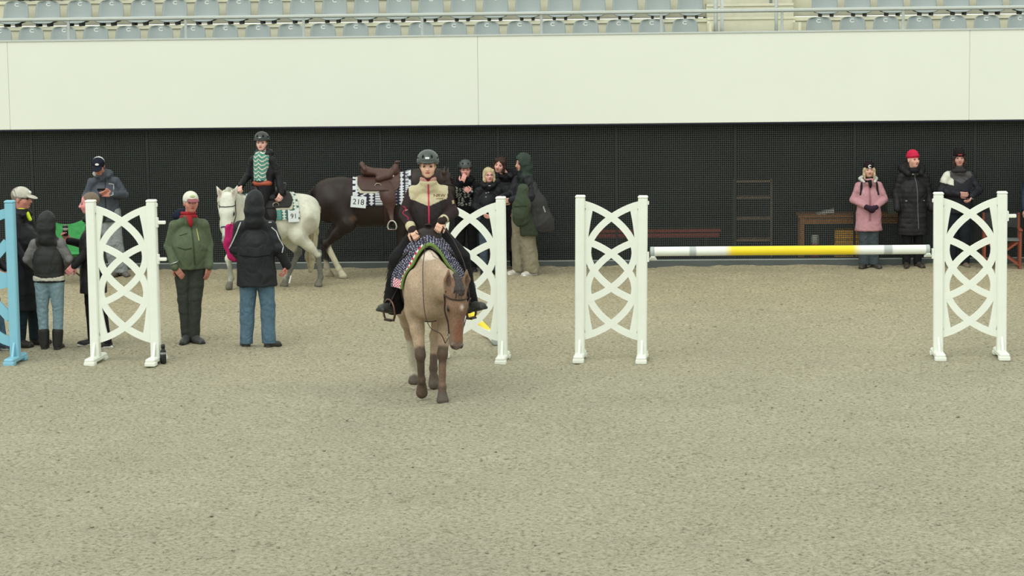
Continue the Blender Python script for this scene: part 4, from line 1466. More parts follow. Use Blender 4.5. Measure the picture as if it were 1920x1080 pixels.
def ex(J):
    # reflective piping along shoulders and sleeves, seen on the back
    w_ = (212, 216, 214)
    ribbon(J, [(0.155, 0, 1.43), (0.20, 0, 1.32), (0.25, 0, 1.22), (0.30, 0, 1.13)], w_, 0.013, 'piping', d=(0, -1, 0))
    ribbon(J, [(-0.155, 0, 1.425), (-0.19, 0, 1.425)], w_, 0.010, 'piping', d=(0, -1, 0))
    ribbon(J, [(-0.19, 0, 1.37), (-0.24, 0, 1.32), (-0.275, 0, 1.23), (-0.315, 0, 1.15), (-0.30, 0, 1.08)], w_, 0.012, 'piping', d=(0, -1, 0))
    ribbon(J, [(0.18, 0, 1.06), (0.0, 0, 1.045), (-0.18, 0, 1.06)], (24, 25, 28), 0.010, 'waist_seam', d=(0, -1, 0))
person('person seen from behind in hooded black coat with reflective piping and jeans', (-2.97, 26.38), PI, 1.81, w=1.12,
       arms={-1: ((-0.285, 0.03, 1.13), (-0.335, -0.07, 0.92)), 1: ((0.265, -0.03, 1.12), (0.22, -0.22, 1.02))},
       legs={-1: ((-0.115, -0.01, 0.50), (-0.125, 0.03, 0.09), -0.55), 1: ((0.11, -0.01, 0.5), (0.135, 0.03, 0.09), 0.3)},
       jacket=dict(c=(35, 37, 41), hem=0.70, rc=0.195, rw=0.19, rh=0.215, sl=(0.09, 0.078, 0.062), fold=0.007, hood='up', name='coat', cuffpos=0.98),
       pants=dict(c=(92, 118, 136), m=M_DENIM, r=(0.105, 0.085, 0.075), fold=0.006), shoes=dict(c=(58, 50, 46), sole=(48, 46, 44), size=1.05),
       hands={-1: dict(u=(0.15, 0, -1), curl=0.7, n=(-1, 0, 0), thumb=-1), 1: dict(curl=0.7)}, skin=lin((206, 128, 118), 0.9), extra=ex)
pk = Solid(lin((196, 44, 108)))
pk.chain([(0.01, 0, 0.22), (0.0, 0, 0.05), (0.03, 0, -0.10), (0.08, 0, -0.14)], [0.06, 0.075, 0.055, 0.02], sc=(1, 0.4, 1), k=0.04)
pk.cone((-0.03, 0, 0.24), (0.0, 0, 0.08), 0.025, 0.045, k=0.03)
pko = solid_obj(pk, 'pink_bag', M_CLOTH, None, 0.009, fold=0.006, freq=40)
pko.location = (-3.30, 26.64, 1.15)
tag(pko, 'magenta cloth bag held in front of the hooded black coat', 'bag')
bagh = MB().tube([(-0.01, 0, 0.24), (0.03, -0.02, 0.30), (0.07, -0.03, 0.24)], 0.008, lin((180, 40, 98)), n=6).build('handle', M_CLOTH, pko, True)
sp = empty('paper_slip', (-2.58, 26.36, 0.84), 0.2)
tag(sp, 'small white paper strip hanging from the hand of the piped black coat', 'paper')
MB().box((0, 0, -0.04), (0.008, 0.003, 0.045), lin((232, 230, 224)), R=rot('y', 0.25)).build('strip', M_CARD, sp)

# --- group by the wall, centre
def printfn(v, c):
    c = c.copy()
    n = np.sin(v[:, 0] * 75 + 3 * np.sin(v[:, 2] * 40)) * np.sin(v[:, 2] * 95 + 2 * np.sin(v[:, 0] * 33))
    m = (v[:, 1] < -0.02) & (np.abs(v[:, 0] + 0.02) < 0.13) & (v[:, 2] > 1.02) & (v[:, 2] < 1.30) & (n > 0.25)
    c[m] = lin((176, 178, 168))
    return c
person('person in riding helmet and printed black hoodie covering their mouth', (-0.68, 34.34), 0.05, 1.66, w=1.02, skin=lin((222, 160, 150), 0.95),
       arms={-1: ((-0.25, -0.08, 1.18), (-0.065, -0.21, 1.44)), 1: ((0.26, -0.02, 1.16), (0.07, -0.23, 1.28))},
       jacket=dict(c=(27, 27, 30), hem=0.84, rc=0.18, sl=(0.078, 0.065, 0.05), hood='down', name='hoodie', m=M_CLOTH, fn=printfn),
       pants=dict(c=(30, 30, 33), r=(0.10, 0.07, 0.06)), shoes=dict(c=(40, 38, 38), shaft=0.3, name='boot'),
       hands={-1: dict(u=(0.35, 0.05, 0.95), n=(0, -1, 0), curl=0.4, thumb=1), 1: dict(u=(-0.75, -0.1, 0.65), n=(0, -1, 0.2), curl=0.9, thumb=-1)},
       extra=lambda J: (helmet(J, (66, 72, 72), mark=False), hair(J, (92, 66, 48), under=True)), res=0.012)
def ex(J):
    hair(J, (206, 186, 148), long=0.03)
    scarf(J, (190, 188, 186), z=1.465, r=0.075, th=0.022, name='collar')
    MB().tube([J['T']((-0.076, 0.0, 0.008)), J['T']((-0.05, -0.098, 0.004)), J['T']((0.0, -0.106, 0.008)), J['T']((0.05, -0.098, 0.004)), J['T']((0.076, 0.0, 0.008))], 0.003, lin((120, 84, 84)), n=5).build('glasses', M_PLASTIC, J['root'], True)
    for (x, z) in ((-0.06, 1.34), (-0.02, 1.35), (-0.07, 1.28)):
        ribbon(J, [(x, 0, z), (x + 0.02, 0, z + 0.004)], (190, 192, 192), 0.012, 'snap')
person('blonde person with glasses in a plain black jacket behind the centre stand', (-0.33, 34.02), 0.12, 1.595, w=1.15, skin=lin((228, 168, 160), 0.95),
       arms={-1: ((-0.27, 0.0, 1.13), (-0.12, -0.2, 1.02)), 1: ((0.27, 0.0, 1.13), (0.12, -0.2, 1.0))},
       jacket=dict(c=(24, 25, 30), hem=0.70, rh=0.19, rc=0.185, sl=(0.08, 0.07, 0.052), hood='down'),
       pants=dict(c=(80, 92, 104), m=M_DENIM), shoes=dict(c=(44, 42, 42)), hands={-1: dict(), 1: dict()}, hyaw=0.12, extra=ex, face=dict(brow=(170, 140, 110)))
person('dark-haired tall person in a long black coat standing behind the blonde', (-0.06, 34.56), -0.25, 1.72, w=1.1, skin=lin((228, 172, 158), 0.95),
       arms={-1: ((-0.25, 0.0, 1.13), (-0.15, -0.18, 1.0)), 1: ((0.27, 0.0, 1.13), (0.20, -0.16, 0.96))},
       jacket=dict(c=(23, 23, 27), hem=0.30, rh=0.20, rc=0.182, sl=(0.084, 0.07, 0.056), hood='down', name='coat'),
       pants=dict(c=(28, 28, 32)), shoes=dict(c=(150, 140, 150), sole=(200, 200, 196)), hands={-1: dict(), 1: dict()}, hyaw=-0.05, hpitch=0.1, htilt=0.25, hoff=(-0.09, -0.04, 0),
       extra=lambda J: (hair(J, (58, 40, 32), long=0.02), ribbon(J, [(0.17, 0, 1.28), (0.19, 0, 1.28)], (120, 122, 128), 0.022, 'sleeve_patch')))
person('person in dark green hood and black jacket with khaki trousers holding coats', (0.19, 33.80), -1.05, 1.79, w=1.1, skin=lin((196, 150, 132), 0.9),
       arms={-1: ((-0.22, -0.10, 1.16), (-0.10, -0.30, 1.14)), 1: ((0.27, -0.02, 1.16), (0.12, -0.27, 1.12))},
       legs={-1: ((-0.10, -0.02, 0.50), (-0.10, -0.01, 0.09), -0.2), 1: ((0.105, 0.0, 0.5), (0.12, 0.06, 0.09), 0.2)},
       jacket=dict(c=(32, 34, 40), hem=0.84, rc=0.185, rw=0.18, sl=(0.095, 0.085, 0.06), hood='up', hoodc=(48, 62, 54), fold=0.008, quilt=0.004),
       pants=dict(c=(146, 140, 118), r=(0.125, 0.118, 0.112), hip=0.145, hem=0.045, fold=0.007), shoes=dict(c=(206, 202, 192), sole=(236, 236, 230), size=1.1),
       hands={-1: dict(curl=0.7), 1: dict(curl=0.7)}, hpitch=0.12)
# garments and bag carried on the arms
gb = Solid(lin((70, 80, 64)))
gb.chain([(0.02, 0, 0.26), (0.0, 0, 0.05), (-0.02, 0, -0.16)], [0.09, 0.135, 0.125], sc=(1, 0.65, 1), k=0.05)
gb.ell((-0.03, -0.06, -0.08), (0.11, 0.06, 0.11), k=0.04)
o = solid_obj(gb, 'backpack', M_CLOTH, None, 0.012, fold=0.008, freq=26)
o.location = (0.165, 33.55, 1.03)
tag(o, 'olive-green backpack hanging from the arm of the green-hooded person', 'backpack')
MB().tube([(0.05, 0.0, 0.30), (0.13, 0.02, 0.38), (0.16, 0.05, 0.28)], 0.014, lin((50, 58, 46)), n=6).build('strap', M_CLOTH, o, True)
MB().tube([(-0.12, -0.07, 0.02), (-0.04, -0.125, 0.03), (0.07, -0.10, 0.03)], 0.005, lin((44, 50, 40)), n=5).build('zip', M_CLOTH, o, True)
dc = Solid(lin((54, 53, 54)))
dc.chain([(-0.03, 0, 0.34), (0.03, 0, 0.1), (0.12, 0, -0.20), (0.17, 0, -0.30)], [0.08, 0.15, 0.17, 0.13], sc=(1, 0.6, 1), k=0.05, zmin=-0.32)
dc.chain([(0.0, 0, 0.2), (0.02, 0, -0.25)], [0.09, 0.13], sc=(1, 0.6, 1), k=0.05, zmin=-0.28)
o = solid_obj(dc, 'carried_coat', M_NYLON, None, 0.012, fold=0.011, freq=22, stretch=(1.4, 1, 0.35))
o.location = (0.345, 33.62, 0.99)
tag(o, 'dark grey coat draped over the arm of the green-hooded person', 'coat')
MB().strip([(0.13, -0.09, 0.06), (0.16, -0.095, -0.03)], 0.02, 0.006, (0, -1, 0), lin((150, 152, 150))).build('pocket_zip', M_CARD, o)
gd = Solid(lin((58, 66, 52)))
gd.chain([(-0.02, 0, 0.25), (0.03, 0, -0.1)], [0.09, 0.135], sc=(1, 0.55, 1), k=0.05, zmin=-0.14)
o = solid_obj(gd, 'carried_jacket', M_CLOTH, None, 0.012, fold=0.01, freq=24, stretch=(1.4, 1, 0.35))
o.location = (0.235, 33.58, 0.75)
tag(o, 'olive jacket hanging beneath the dark grey coat on the hooded person', 'jacket')

# --- group by the wall, right
def ex(J):
    beanie(J, (38, 26, 34), badge=(240, 240, 236))
    hair(J, (206, 184, 146), long=0.07, top=0.01)
    scarf(J, (30, 28, 32), z=1.46, tail=True)
    L, f = J['L'], J['f']
    S = Solid(lin((214, 214, 208)))
    S.ell(L((0, 0.095, 1.48)), V(0.165, 0.08, 0.07) * f, rot('x', -0.3), k=0.03)
    for s in (-1, 1):
        S.cone(L((s * 0.13, 0.06, 1.485)), L((s * 0.09, -0.075, 1.44)), 0.035 * f, 0.022 * f, k=0.02)
    solid_obj(S, 'hood_lining', M_CLOTH, J['root'], 0.011, fold=0.004)
    for s in (-1, 1):
        ribbon(J, [(s * 0.125, 0, 1.43), (s * 0.135, 0, 1.30), (s * 0.15, 0, 1.22)], (44, 40, 44), 0.036, 'backpack_strap', off=0.008)
    ribbon(J, [(-0.085, 0, 1.42), (-0.10, 0, 1.24)], (214, 196, 192), 0.008, 'drawstring')
    front_zip(J, 0.0, 1.38, 0.80, (158, 108, 118), 0.03, 'placket')
    S = Solid(lin((52, 38, 52)))
    S.ell(L((0.0, -0.225, 1.0)), V(0.055, 0.05, 0.05) * f, k=0.02)
    S.ell(L((0.025, -0.22, 0.975)), V(0.05, 0.045, 0.045) * f, k=0.02)
    for s in (-1, 1):
        S.cone(J['wr'][s], L((0.01, -0.215, 0.99)), 0.045 * f, 0.04 * f, k=0.02)
    solid_obj(S, 'mittens', M_CLOTH, J['root'], 0.009)
person('person in a dusty pink parka and dark beanie with clasped gloved hands', (5.385, 34.24), 0.0, 1.585, w=1.12, skin=lin((214, 168, 150), 0.95),
       arms={-1: ((-0.285, -0.01, 1.14), (-0.07, -0.205, 1.03)), 1: ((0.29, -0.01, 1.14), (0.09, -0.205, 1.03))},
       jacket=dict(c=(196, 146, 154), hem=0.62, rc=0.18, rw=0.18, rh=0.212, sl=(0.082, 0.072, 0.054), name='parka', collar=0.03, colr=0.10, fold=0.006, m=M_CLOTH),
       legs={-1: ((-0.07, -0.02, 0.50), (-0.07, 0.02, 0.09), -0.5), 1: ((0.07, -0.02, 0.5), (0.10, 0.02, 0.09), 0.5)},
       pants=dict(c=(74, 84, 88), m=M_DENIM, r=(0.11, 0.09, 0.085)), shoes=dict(c=(66, 62, 58), sole=(80, 76, 70)), extra=ex)
def ex(J):
    beanie(J, (206, 44, 76), cuff=True)
    L, f = J['L'], J['f']
    S = Solid(lin((26, 26, 28)))
    S.ell(L((0, 0.08, 1.50)), V(0.20, 0.10, 0.12) * f, rot('x', -0.3), k=0.04)
    for s in (-1, 1):
        S.cone(L((s * 0.15, 0.05, 1.50)), L((s * 0.10, -0.07, 1.43)), 0.055 * f, 0.045 * f, k=0.04)
    solid_obj(S, 'fur_hood', M_HAIR, J['root'], 0.011, fold=0.007, freq=60)
    front_zip(J, 0.01, 1.42, 0.60, (104, 104, 106), 0.012, dx=0.03)
    for s in (-1, 1):
        ribbon(J, [(s * 0.125, 0, 1.02), (s * 0.15, 0, 1.02)], (190, 190, 188), 0.010, 'pocket_stud')
    for x in (-0.09, -0.03, 0.05):
        ribbon(J, [(x, 0, 1.415), (x + 0.018, 0, 1.415)], (196, 196, 194), 0.012, 'snap')
    scarf(J, (24, 24, 27), z=1.46, r=0.07, th=0.028)
person('person in a long quilted black coat and bright red knitted hat', (6.045, 34.22), 0.12, 1.745, w=1.2, skin=lin((216, 166, 148), 0.95),
       arms={-1: ((-0.275, 0.03, 1.13), (-0.26, -0.08, 0.90)), 1: ((0.28, 0.03, 1.13), (0.265, -0.08, 0.90))},
       legs={-1: ((-0.085, -0.02, 0.50), (-0.085, 0.02, 0.09), -0.25), 1: ((0.085, -0.02, 0.5), (0.085, 0.02, 0.09), 0.25)},
       jacket=dict(c=(33, 32, 35), hem=0.50, rc=0.185, rw=0.185, rh=0.215, sl=(0.088, 0.08, 0.064), name='coat', quilt=0.006, qpitch=0.075, low=(0, 0, 0.48)),
       pants=dict(c=(30, 30, 33), r=(0.10, 0.075, 0.06)), shoes=dict(c=(62, 56, 50), sole=(70, 64, 58), shaft=0.28, sr=(0.07, 0.06), name='boot'), hyaw=0.35, extra=ex)
def bwfn(v, c):
    c = c.copy()
    m = (v[:, 0] < -0.09) & (v[:, 2] > 1.27 - 0.25 * (v[:, 0] + 0.2)) & (v[:, 2] < 1.5)
    c[m] = lin((226, 226, 212))
    g_ = (np.abs(v[:, 0] - 0.02) < 0.16) & (v[:, 2] > 1.27 + 0.6 * np.abs(v[:, 0] - 0.02)) & (v[:, 1] < -0.01)
    c[g_] = lin((78, 76, 78))
    return c
def ex(J):
    beanie(J, (32, 26, 30), tall=1.15)
    hair(J, (48, 32, 30), long=0.05, top=0.01)
    scarf(J, (58, 56, 60), z=1.46, r=0.085, th=0.036, name='scarf')
    T = J['T']
    for s in (-1, 1):
        ribbon(J, [(0.02, 0, 1.05), (0.22, 0, 1.045)], (176, 178, 172), 0.008, 'sleeve_trim') if s == 1 else None
    MB().strip([T((-0.03, -0.112, 0.06)), T((0.03, -0.112, 0.06))], 0.014, 0.006, (0, -1, 0), lin((188, 70, 62))).build('hat_label', M_PRINT, J['root'])
person('person in dark beanie and black-and-cream jacket behind the far right stand', (6.72, 34.14), -0.08, 1.76, w=1.18, skin=lin((200, 150, 138), 0.9),
       arms={-1: ((-0.30, -0.02, 1.15), (-0.02, -0.23, 1.12)), 1: ((0.31, -0.02, 1.15), (0.17, -0.23, 1.08))},
       jacket=dict(c=(30, 30, 38), hem=0.82, rc=0.19, rw=0.185, rh=0.19, sl=(0.088, 0.08, 0.06), fn=bwfn, fold=0.007),
       pants=dict(c=(34, 38, 44), r=(0.11, 0.085, 0.075)), shoes=dict(c=(120, 108, 92), sole=(90, 84, 76)), extra=ex, hands={1: dict(curl=0.7, u=(-0.5, -0.3, -0.8)), -1: dict(curl=0.7)})
person('person in navy jacket cut by the right edge beside the folding chair', (7.91, 34.05), 0.15, 1.73, w=1.1,
       jacket=dict(c=(34, 42, 58), hem=0.80, hood='up', sl=(0.085, 0.075, 0.058)), pants=dict(c=(44, 48, 54)), shoes=dict(c=(50, 48, 46)), hands={-1: dict(), 1: dict()})

# ------------------------------------------------------------------ horses, tack and riders
def unit(v):
    v = V(v)
    return v / np.linalg.norm(v)

def soften(c, f, n, it=4):
    for _ in range(it):
        acc = c.copy()
        cnt = np.ones(n)
        m = c[f].mean(1)
        for k in range(4):
            np.add.at(acc, f[:, k], m)
            np.add.at(cnt, f[:, k], 1)
        c = acc / cnt[:, None]
    return c

def horse(label, pos, yaw, k, neck, neckr, poll, e1, e2, legs, colors, material, res=0.0115, paint=None, speck=0.0, tail=None, mane=None, forelock=None, soft=5):
    """trunk, neck, head and jointed legs in one surface; +X is forward, +Y the horse's left"""
    body = lin(colors['body'])
    hoofc = lin(colors.get('hoof', (90, 82, 74)))
    S = Solid(body)
    K = lambda *p: V(*p) * k
    # trunk
    S.chain([K(0.44, 0, 1.09), K(0.16, 0, 1.105), K(-0.16, 0, 1.105), K(-0.45, 0, 1.19), K(-0.64, 0, 1.20)], [0.265 * k, 0.325 * k, 0.335 * k, 0.285 * k, 0.255 * k], sc=(1, 0.77, 1), k=0.08)
    S.ell(K(0.28, 0, 1.36), K(0.34, 0.080, 0.145), k=0.10)
    S.ell(K(-0.58, 0, 1.30), K(0.28, 0.20, 0.165), k=0.08)
    S.ell(K(0.60, 0, 1.06), K(0.15, 0.19, 0.21), k=0.08)
    for s in (-1, 1):
        S.ell(K(-0.66, s * 0.125, 1.12), K(0.20, 0.14, 0.29), k=0.06)
        S.ell(K(0.45, s * 0.165, 1.06), K(0.17, 0.10, 0.27), rot('y', 0.25), k=0.06)
        S.ell(K(0.62, s * 0.09, 0.99), K(0.09, 0.085, 0.13), k=0.05)
    # legs
    for nm, (A, B, C, D, E, lift) in legs.items():
        A, B, C, D, E = (K(*p) for p in (A, B, C, D, E))
        zc = None if lift else 0.0
        if nm[0] == 'f':      # elbow, knee, fetlock, coronet, hoof toe
            S.cone(A, A + (B - A) * 0.45, 0.100 * k, 0.066 * k, k=0.05)
            S.cone(A + (B - A) * 0.40, B, 0.068 * k, 0.048 * k, k=0.03)
            S.ell(B, V(0.056, 0.050, 0.066) * k, k=0.025)
            S.cone(B, C, 0.042 * k, 0.034 * k, k=0.02)
        else:                 # stifle, hock, fetlock, coronet, hoof toe
            H0 = K(-0.58, A[1] / k * 0.85, 1.12)
            S.cone(H0, A, 0.19 * k, 0.135 * k, k=0.07, sc=(1, 0.75, 1))
            S.cone(A, A + (B - A) * 0.55, 0.125 * k, 0.078 * k, k=0.05)
            S.cone(A + (B - A) * 0.5, B, 0.080 * k, 0.050 * k, k=0.04)
            up = unit(A - B)
            back = V(-1, 0, 0)
            S.cone(B, B + (back * 0.035 + V(0, 0, 0.05)) * k, 0.045 * k, 0.028 * k, k=0.03)
            S.ell(B, V(0.064, 0.052, 0.064) * k, k=0.025)
            S.cone(B, C, 0.047 * k, 0.040 * k, k=0.02)
        S.ell(C, V(0.043, 0.040, 0.045) * k, k=0.02)
        S.cone(C, D, 0.036 * k, 0.040 * k, k=0.02)
        S.cone(D, E, 0.047 * k, 0.060 * k, k=0.008, col=hoofc, zmin=zc)
        if not lift:
            S.ell(E + V(-0.01, 0, 0.01) * k, V(0.068, 0.060, 0.035) * k, col=hoofc, zmin=zc, k=0.01)
    # neck
    S.chain([K(*p) for p in neck], [r * k for r in neckr], sc=(1, 0.60, 1), k=0.07)
    # head
    P0 = K(*poll)
    e1 = unit(e1)
    e2 = unit(V(e2) - e1 * (V(e2) @ e1))
    e3 = np.cross(e1, e2)
    if e3[1] < 0 and abs(e3[1]) > 0.3:
        e3 = -e3
    R = np.stack([e1, e2, e3], 1)
    k0 = k
    k = k * colors.get('hs', 1.0)
    Kt = K
    K = lambda *p: V(*p) * k
    T = lambda a, b, c: P0 + R @ (V(a, b, c) * colors.get('hs', 1.0) * k0)
    hcol = lin(colors.get('head', colors['body']))
    muz = lin(colors.get('muzzle', colors['body']))
    S.cone(T(0.0, -0.02, 0), T(0.18, 0.0, 0), 0.100 * k, 0.098 * k, col=hcol, k=0.06)
    for s in (-1, 1):
        S.ell(T(0.19, -0.075, s * 0.045), K(0.125, 0.105, 0.050), R, col=hcol, k=0.04)
        S.ell(T(0.16, 0.035, s * 0.072), K(0.060, 0.038, 0.034), R, col=hcol, k=0.025)
    S.cone(T(0.18, 0.01, 0), T(0.46, 0.008, 0), 0.090 * k, 0.060 * k, col=hcol, k=0.03)
    S.cone(T(0.30, -0.055, 0), T(0.48, -0.04, 0), 0.055 * k, 0.042 * k, col=hcol, k=0.04)
    S.ell(T(0.515, -0.005, 0), K(0.072, 0.062, 0.066), R, col=muz, k=0.035)
    S.ell(T(0.525, -0.055, 0), K(0.045, 0.032, 0.042), R, col=muz, k=0.02)
    for s in (-1, 1):
        S.ell(T(0.545, 0.030, s * 0.046), K(0.030, 0.022, 0.022), R, col=muz, k=0.012)
        S.ell(T(0.560, 0.040, s * 0.054), K(0.016, 0.015, 0.014), R, op='-', k=0.008)
        S.ell(T(0.560, 0.036, s * 0.050), K(0.021, 0.019, 0.019), R, op='p', col=lin((42, 34, 32)))
        S.ell(T(0.185, 0.040, s * 0.096), K(0.027, 0.019, 0.016), R, col=lin((26, 20, 18)), k=0.004)
        S.ell(T(0.185, 0.042, s * 0.100), K(0.036, 0.024, 0.02), R, op='p', col=lin((50, 38, 32)))
        # ears
        ec = lin(colors.get('ear', colors.get('head', colors['body'])))
        Re = R @ rot('y', 0) @ rot('x', s * 0.18)
        S.cone(T(0.015, 0.0, s * 0.066), T(-0.095, 0.012, s * 0.094), 0.036 * k, 0.040 * k, col=ec, k=0.02, sc=None)
        S.cone(T(-0.095, 0.012, s * 0.094), T(-0.190, 0.022, s * (0.092 + colors.get('splay', 0.0))), 0.039 * k, 0.008 * k, col=ec, k=0.012)
        S.ell(T(-0.085, 0.052, s * 0.096), K(0.070, 0.034, 0.025), R, op='-', k=0.010)
        S.ell(T(-0.085, 0.042, s * 0.096), K(0.066, 0.036, 0.027), R, op='p', col=lin(colors.get('inear', (90, 70, 58))))
    S.cone(T(0.575, -0.030, -0.05), T(0.575, -0.030, 0.05), 0.006 * k, 0.006 * k, op='-', k=0.006)
    k, K = k0, Kt
    if paint:
        paint(S, K, T, R)
    v, f, c = S.mesh(res)
    c = soften(c, f, len(v), soft)
    if speck:
        r = np.random.RandomState(3)
        hz = r.rand(len(v))
        c = c * (1 + speck * (hz - 0.5))[:, None]
        patch = np.clip(wob(v, 17, 9) * 0.5, -1, 1)
        c = c * (1 + 0.10 * patch)[:, None]
    root = make_mesh('horse', v, f, material, None, c)
    root.location = (pos[0], pos[1], 0)
    root.rotation_euler = (0, 0, yaw)
    tag(root, label, 'horse')
    bv = BVHTree.FromPolygons([Vector(p) for p in v], [tuple(int(i) for i in q) for q in f])
    for s in (-1, 1):
        Ey = Solid(lin((20, 16, 15)))
        Ey.ell(T(0.185, 0.044, s * 0.098), V(0.026, 0.019, 0.015) * k * colors.get('hs', 1.0), R, k=0.004)
        solid_obj(Ey, 'eye', M_SHELL, root, 0.004)
    Hs = dict(root=root, bv=bv, k=k, K=K, T=T, R=R, e1=e1, e2=e2, e3=e3, pos=pos, yaw=yaw, P0=P0)
    if mane:
        Mn = Solid(lin(mane['c']))
        pts = mane['pts']
        for a, b in zip(pts[:-1], pts[1:]):
            Mn.cone(K(*a[:3]), K(*b[:3]), a[3] * k, b[3] * k, k=0.02, sc=(1, 0.6, 1))
        solid_obj(Mn, 'mane', M_HAIR, root, 0.011, fold=0.006, freq=60, stretch=(1.5, 1.5, 0.3))
    if forelock:
        Fo = Solid(lin(forelock))
        Fo.chain([T(-0.13, -0.03, 0), T(-0.08, 0.03, 0), T(0.0, 0.085, 0.004)], [0.030 * k, 0.036 * k, 0.020 * k], k=0.012)
        for (c0, c1, a1) in ((-0.025, -0.062, 0.13), (-0.018, -0.042, 0.19), (-0.012, -0.028, 0.15), (-0.005, -0.012, 0.22), (0.004, 0.006, 0.17), (0.01, 0.022, 0.23), (0.018, 0.036, 0.16), (0.024, 0.052, 0.13)):
            Fo.chain([T(-0.09, 0.045, c0), T(0.0, 0.092, (c0 + c1) * 0.6), T(a1 - 0.075, 0.102 - abs(c1) * 0.5, c1)], [0.012 * k, 0.0085 * k, 0.003 * k], k=0.005)
        solid_obj(Fo, 'forelock', M_HAIR, root, 0.008, fold=0.004, freq=80, stretch=(1.5, 1.5, 0.3))
    if tail:
        Tl = Solid(lin(tail['c']))
        Tl.chain([K(*p) for p in tail['pts']], [r * k for r in tail['r']], k=0.03)
        solid_obj(Tl, 'tail', M_HAIR, root, 0.012, fold=0.010, freq=55, stretch=(1.6, 1.6, 0.18))
    return Hs

def follow(o, Hs):
    o.location = (Hs['pos'][0], Hs['pos'][1], 0)
    o.rotation_euler = (0, 0, Hs['yaw'])
    return o

def drape(Hs, x0, x1, ph0, ph1, off, th, name, m, parent, colf, nx=40, np_=70, zc=1.12, slant=0.0, offf=None, roundc=0.0):
    """a cloth laid over the back: rays shot inwards find the horse, the cloth rests on it"""
    k, bv = Hs['k'], Hs['bv']
    G = np.zeros((2, nx + 1, np_ + 1, 3))
    col = np.zeros((2, nx + 1, np_ + 1, 3))
    for i in range(nx + 1):
        u = i / nx
        for j in range(np_ + 1):
            w = j / np_
            ph = ph0 + (ph1 - ph0) * w
            if roundc:
                e = max(0.0, abs(2 * u - 1) - (1 - 0.3)) / 0.3
                ph = ph * (1 - roundc * e * e)
            x = (x0 + (x1 - x0) * u + slant * abs(math.sin(ph))) * k
            d = V(0, math.sin(ph), math.cos(ph))
            c = V(x, 0, zc * k)
            h = cast(bv, c + d * 0.9, -d)
            p = h[0] if h is not None else c + d * 0.3 * k
            o_ = off + (offf(u, ph) if offf else 0.0)
            G[0, i, j] = p + d * (o_ + th)
            G[1, i, j] = p + d * o_
            col[:, i, j] = colf(u, ph, p)
    n = (nx + 1) * (np_ + 1)
    idx = np.arange(n).reshape(nx + 1, np_ + 1)
    q = np.stack([idx[:-1, :-1], idx[1:, :-1], idx[1:, 1:], idx[:-1, 1:]], -1).reshape(-1, 4)
    F = [q, q[:, ::-1] + n]
    for line, fl in ((idx[0, :], 0), (idx[-1, :], 1), (idx[:, 0], 1), (idx[:, -1], 0)):
        s = np.stack([line[:-1], line[1:], line[1:] + n, line[:-1] + n], -1)
        F.append(s[:, ::-1] if fl else s)
    return make_mesh(name, G.reshape(-1, 3), np.concatenate(F), m, parent, col.reshape(-1, 3))

